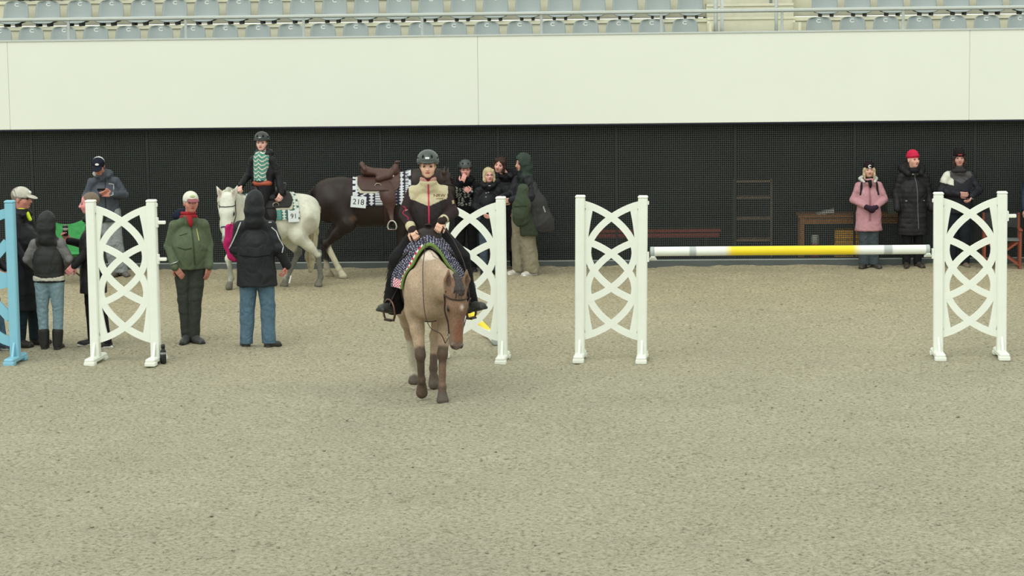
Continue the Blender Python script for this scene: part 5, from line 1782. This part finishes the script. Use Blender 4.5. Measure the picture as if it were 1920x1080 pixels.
def saddle(Hs, label, xs, c=(70, 46, 40), stir=None, seatc=None, fleece=(206, 204, 184), off=0.035, fenders=True, skirt=True, ss=1.0, sc_=(206, 204, 192)):
    k, bv, K = Hs['k'], Hs['bv'], Hs['K']
    root = follow(empty('saddle'), Hs)
    tag(root, label, 'saddle')
    lc = lin(c)
    dk = lin(tuple(int(x * 0.72) for x in c))
    h = cast(bv, V(xs * k, 0, 2.2), (0, 0, -1))
    zb = h[0][2] + off
    B = lambda x, y, z: V(xs * k + x * k, y * k, zb + z * k)
    if skirt:
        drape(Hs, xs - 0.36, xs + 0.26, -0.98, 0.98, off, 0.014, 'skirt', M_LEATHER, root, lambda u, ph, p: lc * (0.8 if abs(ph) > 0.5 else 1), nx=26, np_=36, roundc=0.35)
        drape(Hs, xs - 0.375, xs - 0.02, -1.08, 1.08, off - 0.012, 0.010, 'fleece_lining', M_CLOTH, root, lambda u, ph, p: lin(fleece), nx=20, np_=36, roundc=0.55)
    S = Solid(lc)
    S.chain([B(0.16, 0, 0.02), B(0.0, 0, 0.005), B(-0.2, 0, 0.03)], [0.10 * k, 0.115 * k, 0.12 * k], sc=(1, 1.15, 0.55), k=0.05)
    S.ell(B(0.19, 0, 0.065), K(0.055, 0.135, 0.085), rot('y', 0.2), k=0.05)
    S.chain([B(-0.25, -0.13, 0.075), B(-0.29, -0.07, 0.135), B(-0.30, 0, 0.15), B(-0.29, 0.07, 0.135), B(-0.25, 0.13, 0.075)], [0.026 * k] * 5, k=0.03)
    S.chain([B(-0.24, 0, 0.06), B(-0.285, 0, 0.12)], [0.06 * k, 0.035 * k], sc=(1, 2.0, 1), k=0.04)
    for s in (-1, 1):
        S.cone(B(0.10, s * 0.13, -0.02), B(-0.05, s * 0.165, -0.06), 0.05 * k, 0.05 * k, k=0.05)
    so = solid_obj(S, 'seat', M_LEATHER, root, 0.0095, colfn=(None if seatc is None else (lambda v, cc: np.where((np.abs(v[:, 1]) < 0.11)[:, None] & (v[:, 0] < (xs + 0.13) * k)[:, None], lin(seatc), cc))))
    Hn = Solid(lc)
    Hn.cone(B(0.19, 0, 0.10), B(0.215, 0, 0.165), 0.028 * k, 0.020 * k, k=0.01)
    Hn.ell(B(0.222, 0, 0.170), K(0.048, 0.040, 0.013), rot('y', -0.15), k=0.015)
    solid_obj(Hn, 'horn', M_LEATHER, root, 0.007)
    for s in (-1, 1):
        # silver concho and strings
        p = cast(bv, B(0.16, s * 0.5, -0.03), (0, -s, 0))
        if p is not None:
            MB().lathe([(0.020, 0.0), (0.016, 0.006)], p[0] + V(0, s * 0.065, 0), lin((214, 208, 186)), 12, rot('x', PI / 2)).build('concho', M_METAL, root, True)
        # rigging ring
        p = cast(bv, B(-0.06, s * 0.5, -0.16), (0, -s, 0))
        if p is not None:
            ring = [p[0] + V(0.045 * math.cos(a), s * (off + 0.022), 0.035 * math.sin(a)) for a in np.linspace(0, 2 * PI, 17)[:-1]]
            MB().tube(ring, 0.007, lin((180, 172, 150)), n=6, closed=True).build('rigging_ring', M_METAL, root, True)
    if stir:
        for s, (sx, sy, sz, tw) in stir.items():
            st = V(sx, sy, sz)
            top = cast(bv, B(0.05, s * 0.6, -0.10), (0, -s, 0))[0] + V(0, s * (off + 0.02), 0)
            if fenders:
                # wide fender then narrow leather down to the stirrup
                a, b = top, st + V(0, 0, 0.15)
                ww = [0.14, 0.20, 0.235, 0.235, 0.20, 0.11, 0.07, 0.05]
                P, F = [], []
                n = len(ww)
                for i, w_ in enumerate(ww):
                    t = i / (n - 1)
                    q = a + (b - a) * t
                    hh = cast(bv, V(q[0], s * 1.2, q[2]), (0, -s, 0))
                    if hh is not None and abs(hh[0][1]) + 0.03 > abs(q[1]):
                        q[1] = s * (abs(hh[0][1]) + 0.035)
                    dx = V(math.cos(tw * t * 0.6), s * math.sin(tw * t * 0.6), 0)
                    for e_ in (-1, 1):
                        for o_ in (0, 1):
                            P.append(q + dx * e_ * w_ * k / 2 + V(0, s * 0.010 * o_, 0))
                for i in range(n - 1):
                    b0 = i * 4
                    for (x_, y_) in ((0, 1), (1, 3), (3, 2), (2, 0)):
                        F.append((b0 + x_, b0 + y_, b0 + 4 + y_, b0 + 4 + x_))
                F.append((0, 1, 3, 2)); F.append((4 * n - 4, 4 * n - 2, 4 * n - 1, 4 * n - 3))
                make_mesh('fender', P, F, M_LEATHER, root, lc * 0.95)
            ux = V(math.cos(tw), s * math.sin(tw), 0)
            ring = []
            for a in np.linspace(-0.25 * PI, 1.25 * PI, 15):
                ring.append(st + ux * 0.068 * ss * k * math.cos(a) * (1.0 if math.sin(a) < 0 else 0.92) + V(0, 0, (0.062 + 0.078 * math.sin(a)) * k * ss))
            so_ = MB().tube(ring, 0.0125 * k, lin(sc_), n=6, closed=True).build('stirrup', M_METAL, root, True)
            uy = np.cross(ux, V(0, 0, 1))
            Rt = np.stack([ux, uy, V(0, 0, 1)], 1)
            MB().box(st + V(0, 0, 0.006), V(0.060, 0.030, 0.008) * k, dk, R=Rt, bev=0.004).build('stirrup_tread', M_LEATHER, so_)
    # girth round the belly
    drape(Hs, xs + 0.02, xs + 0.13, 1.0, 2 * PI - 1.0, 0.004, 0.012, 'girth', M_LEATHER, root, lambda u, ph, p: dk, nx=4, np_=50)
    return root

def bridle(Hs, label, c=(48, 34, 30), straps=(), bits=True, noseband=False, hand=None, reinc=None, rein_pts=()):
    T, R, k, bv = Hs['T'], Hs['R'], Hs['k'], Hs['bv']
    root = follow(empty('bridle'), Hs)
    tag(root, label, 'bridle')
    def surf(a, ang, off=0.006):
        c_ = T(a, -0.02, 0)
        d = R @ V(0, math.cos(ang), math.sin(ang))
        h = cast(bv, c_ + d * 0.17 * k, -d)
        p = h[0] if h is not None else c_ + d * 0.09 * k
        return p + d * off
    def strap(path, nm, r=0.007, cc=None):
        P = []
        for (a0, g0), (a1, g1) in zip(path[:-1], path[1:]):
            for t in np.linspace(0, 1, 7)[:-1]:
                P.append(surf(a0 + (a1 - a0) * t, g0 + (g1 - g0) * t))
        P.append(surf(*path[-1]))
        return MB().tube(P, r * k, lin(cc or c), n=6).build(nm, M_LEATHER, root, True)
    h = PI / 2
    for s in (-1, 1):
        strap([(0.05, s * h * 1.0), (0.20, s * h * 1.15), (0.34, s * h * 1.12), (0.44, s * h * 1.05)], 'cheekpiece')
        ring = [T(0.455 + 0.026 * math.cos(a), -0.035 + 0.026 * math.sin(a), s * 0.066) for a in np.linspace(0, 2 * PI, 13)[:-1]]
        MB().tube(ring, 0.005 * k, lin((170, 168, 160)), n=6, closed=True).build('bit_ring', M_METAL, root, True)
        MB().tube([T(0.455, -0.03, s * 0.066), T(0.50, -0.075, s * 0.068), T(0.53, -0.13, s * 0.066)], 0.005 * k, lin((150, 148, 140)), n=6).build('shank', M_METAL, root, True)
    strap([(0.06, -h), (0.09, -h * 0.5), (0.10, 0), (0.09, h * 0.5), (0.06, h)], 'browband')
    MB().tube([T(0.05, -0.02, -0.104), T(0.02, 0.01, -0.112), T(-0.03, -0.03, -0.105), T(-0.06, -0.03, 0), T(-0.03, -0.03, 0.105), T(0.02, 0.01, 0.112), T(0.05, -0.02, 0.104)], 0.007 * k, lin(c), n=6).build('headpiece', M_LEATHER, root, True)
    if noseband:
        strap([(0.36, a) for a in np.linspace(-PI, PI, 13)], 'noseband', 0.011, (48, 58, 112))
    for pts in rein_pts:
        P = [V(p) for p in pts]
        # Catmull-Rom through the points
        Q = []
        PP = [P[0]] + P + [P[-1]]
        for i in range(1, len(PP) - 2):
            for t in np.linspace(0, 1, 9)[:-1]:
                a, b, c_, d = PP[i - 1], PP[i], PP[i + 1], PP[i + 2]
                Q.append(0.5 * ((2 * b) + (c_ - a) * t + (2 * a - 5 * b + 4 * c_ - d) * t * t + (3 * b - a - 3 * c_ + d) * t ** 3))
        Q.append(P[-1])
        MB().tube(Q, 0.0042, lin(reinc or c), n=6).build('rein', M_LEATHER, root, True)
    return root

def to_world(Hs, p):
    c, s = math.cos(Hs['yaw']), math.sin(Hs['yaw'])
    p = V(p)
    return V(Hs['pos'][0] + c * p[0] - s * p[1], Hs['pos'][1] + s * p[0] + c * p[1], p[2])

# --- roan horse walking towards the camera
A8 = math.radians(5)
def paint_roan(S, K, T, R):
    dk, br, wh = lin((92, 76, 64)), lin((120, 98, 82)), lin((186, 180, 158))
    S.cone(K(0.50, 0.11, 0.50), K(0.52, 0.10, 0.10), 0.075, 0.07, op='p', col=dk)
    S.cone(K(0.545, 0.10, 0.33), K(0.55, 0.10, 0.22), 0.06, 0.06, op='p', col=br)
    S.cone(K(0.53, -0.11, 0.50), K(0.40, -0.10, 0.10), 0.075, 0.085, op='p', col=dk)
    S.cone(K(-0.42, 0.06, 0.27), K(-0.40, 0.06, 0.06), 0.085, 0.09, op='p', col=dk)
    S.cone(K(-0.74, -0.145, 0.42), K(-0.74, -0.13, 0.10), 0.07, 0.07, op='p', col=wh)
    S.cone(K(-0.70, -0.16, 0.66), K(-0.72, -0.15, 0.54), 0.08, 0.07, op='p', col=br)
    S.ell(T(0.17, 0.10, 0.02), (0.022, 0.03, 0.016), R, op='p', col=lin((222, 206, 194)))
    S.cone(T(0.24, 0.07, 0), T(0.48, 0.06, 0), 0.020, 0.034, op='p', col=lin((132, 88, 68)))
    S.ell(K(0.30, 0, 1.46), K(0.35, 0.10, 0.10), op='p', col=lin((222, 208, 190)))
roan = horse('roan tan horse walking towards the camera with its head low', (-0.845, 22.85), -PI / 2 + A8, 1.0,
             [(0.42, 0.0, 1.21), (0.64, 0.05, 1.22), (0.84, 0.14, 1.20), (0.96, 0.20, 1.16)], [0.245, 0.195, 0.145, 0.110],
             (0.99, 0.225, 1.175), (0.07, -0.03, -0.97), (0.94, 0.27, 0.10),
             {'fl': ((0.40, 0.155, 0.90), (0.50, 0.105, 0.475), (0.52, 0.095, 0.15), (0.545, 0.095, 0.085), (0.575, 0.095, 0.02), False),
              'fr': ((0.40, -0.155, 0.90), (0.53, -0.115, 0.475), (0.44, -0.105, 0.215), (0.395, -0.10, 0.155), (0.375, -0.10, 0.075), True),
              'hl': ((-0.36, 0.19, 0.84), (-0.50, 0.085, 0.52), (-0.40, 0.06, 0.20), (-0.37, 0.06, 0.12), (-0.345, 0.06, 0.045), True),
              'hr': ((-0.42, -0.20, 0.84), (-0.72, -0.165, 0.52), (-0.74, -0.13, 0.15), (-0.715, -0.13, 0.085), (-0.69, -0.13, 0.02), False)},
             dict(body=(176, 154, 130), head=(128, 100, 80), muzzle=(120, 104, 95), ear=(136, 108, 86), hoof=(98, 88, 78), inear=(96, 74, 60)), M_COAT, res=0.0095,
             paint=paint_roan, speck=0.35, forelock=(72, 66, 64),
             mane=dict(c=(176, 156, 136), pts=[(0.42, 0.0, 1.475, 0.022), (0.60, 0.05, 1.415, 0.028), (0.80, 0.12, 1.345, 0.028), (0.95, 0.20, 1.265, 0.026)]),
             tail=dict(c=(96, 80, 70), pts=[(-0.86, 0, 1.32), (-0.98, -0.04, 1.15), (-1.0, -0.12, 0.85), (-0.98, -0.17, 0.50)], r=[0.04, 0.055, 0.065, 0.02]))
def padcol(u, ph, p):
    # u = 1 is the front edge
    d = (1 - u) * 0.66
    n = lin((52, 50, 66))
    if d < 0.028:
        return lin((112, 138, 74))
    if d < 0.062 and ph < -0.15:
        q = math.sin(ph * 46)
        return lin((206, 44, 92)) if q > 0 else lin((232, 226, 224))
    if ph < -1.30 and d < 0.22:
        q = math.sin(ph * 70) * math.sin(d * 150)
        return lin((206, 44, 92)) if q > 0 else lin((232, 226, 224))
    a, b = ph * 0.38 / 0.024, d / 0.024
    ia, ib = math.floor(a), math.floor(b)
    r_ = random.Random(ia * 131 + ib * 17)
    fa, fb = a - ia - 0.3 - 0.4 * r_.random(), b - ib - 0.3 - 0.4 * r_.random()
    if fa * fa + fb * fb < 0.06 * (0.5 + r_.random()):
        return lin((186, 188, 204))
    return n
pd = follow(empty('saddle_pad'), roan)
tag(pd, 'navy saddle pad with white dots and green edge on the roan horse', 'saddle pad')
drape(roan, -0.30, 0.40, -1.56, 1.50, 0.012, 0.020, 'cloth', M_PRINT, pd, padcol, nx=120, np_=240,
      offf=lambda u, ph: 0.030 * math.exp(-(ph / 0.5) ** 2) + min(1.0, (1 - u) / 0.40) * (0.080 + 0.035 * math.exp(-(ph / 0.6) ** 2)), slant=0.03)
saddle(roan, 'dark brown western saddle under the front rider', -0.02, (44, 34, 32), stir={-1: (0.06, -0.40, 0.765, -0.55), 1: (0.06, 0.43, 0.765, -0.55)}, off=0.10, ss=1.55, sc_=(112, 86, 76))
bridle(roan, 'dark leather bridle and reins on the roan horse', (52, 38, 34),
       rein_pts=[[(0.39, -0.136, 1.68), (0.52, -0.05, 1.592), (0.70, -0.085, 1.352), (0.86, -0.085, 0.98), (0.93, -0.036, 0.805), (1.009, 0.061, 0.748), roan['T'](0.53, -0.13, -0.066)],
                 [(0.413, 0.127, 1.74), (0.472, 0.232, 1.606), (0.681, 0.33, 1.361), (0.884, 0.353, 1.069), (0.981, 0.308, 0.873), roan['T'](0.53, -0.13, 0.066)]])

BEIGE = (206, 196, 162)
def jackfn(v, c):
    c = c.copy()
    f = 1.72 / 1.75
    z, x = v[:, 2] / f, v[:, 0] / f
    m = (z > 1.235 + 0.38 * np.abs(x)) & (np.abs(x) < 0.200 - 0.25 * np.clip(1.36 - z, 0, 1)) & (z < 1.6)
    c[m] = lin(BEIGE)
    return c
def ex(J):
    helmet(J, (70, 78, 76))
    hair(J, (150, 118, 84), under=True)
    front_zip(J, 0.0, 1.455, 0.93, (206, 62, 92), 0.016)
    f = J['f']
    bv = bvh_of(J['jacket'])
    def mp(x, y):
        p = V(0.112 * f + x, -0.8, 1.335 * f + y)
        h = cast(bv, p, (0, 1, 0))
        return (h[0] if h is not None else p) + V(0, -0.003, 0)
    lettering('NRW', 0.040, mp, 'chest_lettering', M_PRINT, J['jacket'], lin((112, 72, 62)), 1.25)
    ribbon(J, [(0.075, 0, 1.305), (0.15, 0, 1.305)], (150, 116, 96), 0.005, 'chest_line')
    # collar lining and inner neck
    L = J['L']
    S = Solid(lin((196, 150, 138)))
    S.cone(L((0, 0.012, 1.45)), L((0, -0.002, 1.525)), 0.088 * f, 0.084 * f, k=0.01, zmax=1.522 * f)
    S.cone(L((0, -0.10, 1.50)), L((0, -0.10, 1.60)), 0.035 * f, 0.05 * f, op='-', k=0.01)
    for s in (-1, 1):
        S.cone(L((s * 0.045, -0.09, 1.45)), L((s * 0.05, -0.08, 1.54)), 0.009, 0.009, op='p', col=lin((226, 214, 206)))
    solid_obj(S, 'collar', M_CLOTH, J['root'], 0.0075)
    S = Solid(lin((142, 32, 52)))
    S.cone(L((0, -0.005, 1.48)), L((0, -0.015, 1.525)), 0.066 * f, 0.062 * f, k=0.01)
    solid_obj(S, 'neck_warmer', M_CLOTH, J['root'], 0.008)
    # cuff bands, sleeve embroidery and patch
    for s in (-1, 1):
        a, b = J['el'][s], J['wr'][s]
        d = unit(b - a)
        Bc = Solid(lin((54, 42, 40)))
        Bc.cone(b - d * 0.035, b + d * 0.018, 0.047, 0.042, k=0.01)
        solid_obj(Bc, 'knit_cuff', M_CLOTH, J['root'], 0.008)
    pts = []
    for i in range(14):
        t = i / 13
        pts.append((-0.262 + 0.035 * t + 0.022 * math.sin(9 * t), 0, 1.235 - 0.13 * t))
    ribbon(J, pts, (170, 52, 78), 0.012, 'sleeve_embroidery')
    ribbon(J, [(-0.24, 0, 1.19), (-0.215, 0, 1.20)], (170, 150, 120), 0.012, 'sleeve_embroidery')
    ribbon(J, [(0.245, 0, 1.285), (0.25, 0, 1.25)], (170, 158, 120), 0.030, 'sleeve_patch')
    # red jacket hem
    ribbon(J, [(-0.15, 0, 0.965), (-0.05, 0, 0.955), (0.05, 0, 0.955)], (140, 36, 56), 0.012, 'hem_trim')
    # fringe of the chaps along both outer legs
    for s in (-1, 1):
        mb = MB()
        r = random.Random(7 + s)
        for i in range(46):
            t = i / 45
            if t < 0.5:
                p = J['hp'][s] + (J['kn'][s] - J['hp'][s]) * (0.25 + 0.75 * t * 2)
            else:
                p = J['kn'][s] + (J['an'][s] - J['kn'][s]) * ((t - 0.5) * 1.7)
            p = p + V(s * 0.075, 0.03, -0.01)
            q = p + V(s * r.uniform(0.02, 0.05), 0.03, -r.uniform(0.06, 0.11))
            mb.strip([p, (p + q) / 2 + V(s * 0.01, 0, 0), q], 0.012, 0.003, (s, 0.2, 0.3), lin((30, 30, 32)))
        mb.build('chaps_fringe', M_LEATHER, J['pants'])
hips_r = {-1: (-0.09, 0.0, 0.93), 1: (0.09, 0.0, 0.93)}
mw = to_world(roan, (-0.06, 0.02, 0))
person('rider in grey helmet and beige-yoked dark jacket on the roan horse', (mw[0], mw[1]), A8 * 0.6, 1.72, w=0.98, z0=0.70, skin=lin((222, 176, 152), 0.95),
       arms={-1: ((-0.275, -0.03, 1.155), (-0.175, -0.245, 1.01)), 1: ((0.275, -0.03, 1.16), (0.125, -0.245, 1.085))},
       hips=hips_r,
       legs={-1: ((-0.315, -0.17, 0.70), (-0.375, -0.01, 0.215), -0.60, 0.20), 1: ((0.315, -0.17, 0.70), (0.385, -0.01, 0.215), 0.70, 0.20)},
       jacket=dict(c=(54, 48, 48), hem=0.90, rc=0.188, rw=0.178, rh=0.17, sy=0.74, sl=(0.080, 0.072, 0.054), sleeve=(54, 44, 46), cuff=BEIGE, cuffpos=0.92, fold=0.006, fn=jackfn, collar=0.02, colr=0.09, m=M_CLOTH),
       pants=dict(c=(29, 29, 31), r=(0.112, 0.095, 0.105), hem=None, hip=0.14, name='chaps', fold=0.005), shoes=dict(c=(70, 74, 70), sole=(58, 58, 56), shaft=0.18, sr=(0.078, 0.070), name='boot', size=1.35),
       hands={-1: dict(u=(0.30, -0.75, -0.55), n=(-0.35, -0.45, 0.8), curl=0.85, thumb=-1), 1: dict(u=(-0.30, -0.75, -0.55), n=(0.35, -0.45, 0.8), curl=0.85, thumb=1)},
       extra=ex, res=0.0075, hyaw=-0.06)

# --- grey pony with rider
A25 = math.radians(205)
def paint_grey(S, K, T, R):
    g1, g2 = lin((158, 160, 148)), lin((118, 118, 110))
    for (a, b) in (((-0.62, -0.12, 0.62), (-0.40, -0.12, 0.14)), ((-0.80, 0.14, 0.60), (-0.84, 0.13, 0.14))):
        S.cone(K(*a), K(*b), 0.075, 0.065, op='p', col=g2)
    S.ell(K(-0.62, 0.2, 0.95), K(0.16, 0.2, 0.22), op='p', col=lin((196, 192, 174)))
    S.cone(K(0.55, -0.12, 0.50), K(0.55, -0.12, 0.20), 0.07, 0.06, op='p', col=g1)
    S.ell(T(0.52, 0.0, 0), K(0.10, 0.09, 0.09), R, op='p', col=lin((150, 146, 142)))
grey = horse('pale grey pony walking left behind the hooded black coat', (-3.50, 32.45), A25, 0.90,
             [(0.44, 0.0, 1.22), (0.60, 0.10, 1.36), (0.70, 0.24, 1.46), (0.74, 0.36, 1.47)], [0.26, 0.20, 0.15, 0.12],
             (0.76, 0.405, 1.465), (0.10, 0.20, -0.96), (0.52, 0.84, 0.20),
             {'fl': ((0.40, 0.155, 0.90), (0.40, 0.13, 0.475), (0.33, 0.125, 0.15), (0.345, 0.125, 0.085), (0.375, 0.125, 0.02), False),
              'fr': ((0.40, -0.155, 0.90), (0.60, -0.12, 0.50), (0.56, -0.115, 0.19), (0.585, -0.115, 0.12), (0.605, -0.115, 0.05), True),
              'hl': ((-0.45, 0.20, 0.84), (-0.80, 0.165, 0.52), (-0.85, 0.14, 0.15), (-0.825, 0.14, 0.085), (-0.80, 0.14, 0.02), False),
              'hr': ((-0.36, -0.19, 0.84), (-0.58, -0.14, 0.53), (-0.38, -0.12, 0.17), (-0.345, -0.12, 0.09), (-0.315, -0.12, 0.02), False)},
             dict(hs=1.18, splay=0.05, body=(222, 222, 204), head=(228, 230, 216), muzzle=(186, 184, 176), ear=(214, 214, 200), hoof=(120, 116, 104), inear=(190, 176, 160)), M_COAT, res=0.0115,
             paint=paint_grey, speck=0.10, forelock=None,
             mane=dict(c=(206, 204, 188), pts=[(0.36, -0.03, 1.48, 0.035), (0.54, 0.02, 1.56, 0.05), (0.66, 0.17, 1.60, 0.05), (0.73, 0.33, 1.60, 0.045)]),
             tail=dict(c=(200, 190, 160), pts=[(-0.84, 0, 1.32), (-0.90, -0.10, 1.22), (-0.88, -0.24, 0.85), (-0.84, -0.28, 0.45), (-0.83, -0.28, 0.22)], r=[0.04, 0.055, 0.075, 0.085, 0.04]))
def aztec(base, c1, c2, teal=None):
    def fn(u, ph, p):
        s = ph * 0.30
        x = u * 0.66
        band = int(x / 0.085)
        q = (x % 0.085) / 0.085
        if u < 0.05 or u > 0.955:
            return lin(base) if (int(s / 0.03) % 3 == 0) else lin(c1)
        if band % 2 == 0:
            return lin(c1) if abs(q - 0.5) < 0.36 - 0.30 * abs(((s / 0.045) % 1.0) - 0.5) * 2 else lin(base)
        if band % 4 == 1:
            z = abs(((s / 0.055) % 1.0) - 0.5) * 2
            return lin(c1) if abs(q - 0.15 - 0.6 * z) < 0.2 else lin(base)
        if teal is not None and band % 4 == 3:
            return lin(teal) if (int(s / 0.02) % 2) else lin(c2)
        return lin(c2) if (int(s / 0.018) % 2) else lin(c1)
    return fn
pd = follow(empty('saddle_pad'), grey)
tag(pd, 'teal and white patterned saddle pad with number card on the grey pony', 'saddle pad')
drape(grey, -0.46, 0.34, -1.60, 1.60, 0.010, 0.016, 'cloth', M_PRINT, pd, aztec((76, 112, 108), (214, 222, 210), (120, 150, 144), (70, 156, 146)), nx=100, np_=180)
def card(Hs, parent, xc, ph, w, h, text, size, s=1, tilt=0.0, off=0.034):
    k, bv = Hs['k'], Hs['bv']
    c = V(xc * k, 0, 1.12 * k)
    d = V(0, math.sin(ph), math.cos(ph))
    p = cast(bv, c + d * 0.9, -d)[0] + d * off
    nrm = unit(V(0, math.sin(ph), math.cos(ph) * 0.45))
    ex_ = V(1, 0, 0) * (-1 if s > 0 else 1)
    ex_ = unit(ex_ - nrm * (ex_ @ nrm))
    ey_ = np.cross(nrm, ex_)
    if ey_[2] < 0:
        ey_ = -ey_
    ct, st_ = math.cos(tilt), math.sin(tilt)
    ex2, ey2 = ex_ * ct + ey_ * st_, ey_ * ct - ex_ * st_
    Rr = np.stack([ex2, ey2, nrm], 1)
    o = MB().box(p, (w / 2, h / 2, 0.004), lin((236, 242, 244)), R=Rr, bev=0.002).build('number_card', M_CARD, parent)
    lettering(text, size, lambda x, y: p + ex2 * x + ey2 * y + nrm * 0.0055, 'digits', M_PRINT, o, lin((34, 36, 40)))
    return o
card(grey, pd, -0.36, 1.44, 0.165, 0.165, '91', 0.10, s=1, off=0.040)
saddle(grey, 'black western saddle under the rider on the grey pony', -0.02, (36, 32, 32), stir={-1: (0.06, -0.36, 0.62, -0.3), 1: (0.06, 0.36, 0.62, -0.3)}, off=0.03)
bridle(grey, 'dark bridle with blue noseband on the grey pony', (56, 58, 56), noseband=True,
       rein_pts=[[(0.42, 0.10, 1.42), (0.60, 0.30, 1.20), (grey['T'](0.53, -0.13, 0.066))], [(0.42, -0.12, 1.42), (0.60, 0.10, 1.15), (grey['T'](0.53, -0.13, -0.066))]])
def shirtfn(v, c):
    c = c.copy()
    q = np.sin(v[:, 2] * 110 + 4 * np.abs(np.sin(v[:, 0] * 30)))
    m = (v[:, 2] > 1.02)
    c[m & (q > 0.2)] = lin((206, 214, 198))
    c[m & (q < -0.55)] = lin((84, 168, 152))
    return c
def ex(J):
    helmet(J, (48, 52, 52), mark=False)
    hair(J, (120, 92, 66), under=True)
    L, f = J['L'], J['f']
    S = Solid(lin((60, 72, 68)))
    S.cone(L((0, -0.03, 1.40)), L((0, -0.045, 1.08)), 0.125 * f, 0.12 * f, sc=(1, 0.95, 1), k=0.03, zmin=1.05 * f)
    solid_obj(S, 'patterned_shirt', M_PRINT, J['root'], 0.009, colfn=shirtfn)
    S = Solid(lin((176, 86, 60)))
    S.cone(L((-0.03, -0.05, 1.03)), L((0.05, -0.05, 1.03)), 0.12 * f, 0.12 * f, sc=(1, 0.85, 0.5), k=0.03)
    solid_obj(S, 'leather_belt', M_LEATHER, J['root'], 0.010)
    T = J['T']
    MB().box(T((0, -0.121, 0.085)), V(0.018, 0.004, 0.007), lin((170, 176, 172)), R=J['R'] @ rot('x', -0.35)).build('helmet_badge', M_CARD, J['root'])
gw = to_world(grey, (0.03, 0.0, 0))
person('rider in dark helmet, open black coat and patterned shirt on the grey pony', (gw[0], gw[1]), math.radians(-18), 1.66, w=0.95, z0=0.54, skin=lin((226, 178, 166), 0.98),
       arms={-1: ((-0.27, 0.0, 1.14), (-0.27, -0.22, 1.0)), 1: ((0.28, 0.03, 1.12), (0.31, -0.05, 0.88))},
       hips={-1: (-0.061, 0.066, 0.93), 1: (0.061, -0.066, 0.93)},
       legs={-1: ((-0.33, 0.089, 0.70), (-0.246, 0.263, 0.23), -1.1), 1: ((0.073, -0.342, 0.70), (0.252, -0.27, 0.23), -0.55)},
       jacket=dict(c=(27, 28, 31), hem=0.84, rc=0.18, rw=0.17, rh=0.19, sy=0.70, sl=(0.078, 0.068, 0.056), name='coat', fold=0.006, hood='down', collar=0.03),
       pants=dict(c=(32, 30, 33), r=(0.108, 0.088, 0.075), hem=None, hip=0.135), shoes=dict(c=(44, 42, 42), shaft=0.2, name='boot'),
       hands={-1: dict(u=(0.2, -0.85, -0.4), n=(-0.3, -0.4, 0.8), curl=0.8), 1: dict(u=(-0.1, -0.6, -0.8), n=(0.8, -0.3, 0.4), curl=0.7)}, extra=ex, hyaw=0.20)

# --- dark brown horse with western saddle
def paint_dark(S, K, T, R):
    wh = lin((226, 220, 192))
    S.cone(K(-0.64, -0.14, 0.45), K(-0.47, -0.14, 0.10), 0.075, 0.08, op='p', col=wh)
    S.ell(K(-0.30, -0.28, 0.90), K(0.06, 0.10, 0.04), op='p', col=lin((86, 62, 40)))
    S.cone(K(-0.74, 0.14, 0.20), K(-0.72, 0.14, 0.10), 0.06, 0.06, op='p', col=lin((190, 180, 160)))
dark = horse('dark brown horse standing side-on behind the roan horse', (-2.03, 33.72), 0.03, 1.01,
             [(0.42, 0.0, 1.26), (0.66, 0.0, 1.38), (0.86, 0.0, 1.44), (1.02, 0.0, 1.45)], [0.26, 0.20, 0.155, 0.125],
             (1.07, 0.0, 1.43), (0.10, -0.16, -0.96), (0.94, -0.25, 0.2),
             {'fl': ((0.40, 0.155, 0.90), (0.45, 0.13, 0.475), (0.43, 0.125, 0.15), (0.455, 0.125, 0.085), (0.485, 0.125, 0.02), False),
              'fr': ((0.40, -0.155, 0.90), (0.38, -0.13, 0.475), (0.35, -0.125, 0.15), (0.375, -0.125, 0.085), (0.405, -0.125, 0.02), False),
              'hl': ((-0.44, 0.20, 0.84), (-0.74, 0.165, 0.52), (-0.72, 0.14, 0.15), (-0.695, 0.14, 0.085), (-0.67, 0.14, 0.02), False),
              'hr': ((-0.40, -0.20, 0.82), (-0.70, -0.165, 0.52), (-0.53, -0.14, 0.16), (-0.49, -0.14, 0.09), (-0.455, -0.14, 0.02), False)},
             dict(body=(44, 33, 30), head=(50, 36, 31), muzzle=(40, 32, 30), ear=(56, 40, 34), hoof=(150, 138, 112), inear=(50, 36, 30)), M_SLEEK, res=0.0115,
             paint=paint_dark, speck=0.06, forelock=(28, 24, 23),
             mane=dict(c=(28, 24, 23), pts=[(0.36, 0.02, 1.52, 0.03), (0.62, 0.03, 1.55, 0.045), (0.85, 0.03, 1.57, 0.045), (1.0, 0.02, 1.56, 0.04)]),
             tail=dict(c=(30, 26, 25), pts=[(-0.86, 0, 1.32), (-0.96, 0.0, 1.20), (-0.97, 0.03, 0.85), (-0.93, 0.05, 0.45)], r=[0.04, 0.055, 0.075, 0.04]))
pd = follow(empty('saddle_pad'), dark)
tag(pd, 'black and white zigzag saddle pad with number card on the dark horse', 'saddle pad')
drape(dark, -0.30, 0.55, -1.68, 1.68, 0.010, 0.018, 'cloth', M_PRINT, pd, aztec((52, 50, 66), (214, 218, 220), (120, 124, 132)), nx=110, np_=190)
card(dark, pd, -0.215, -1.50, 0.225, 0.165, '218', 0.115, s=-1, tilt=-0.10, off=0.040)
saddle(dark, 'brown western saddle with silver trim standing empty on the dark horse', 0.13, (84, 58, 52), stir={-1: (0.27, -0.36, 0.735, 0.25), 1: (0.27, 0.36, 0.735, 0.25)}, off=0.032)
bridle(dark, 'dark leather bridle on the dark brown horse', (44, 34, 32), rein_pts=[[dark['T'](0.53, -0.13, -0.066), (0.80, -0.20, 1.15), (0.42, -0.10, 1.62)]])
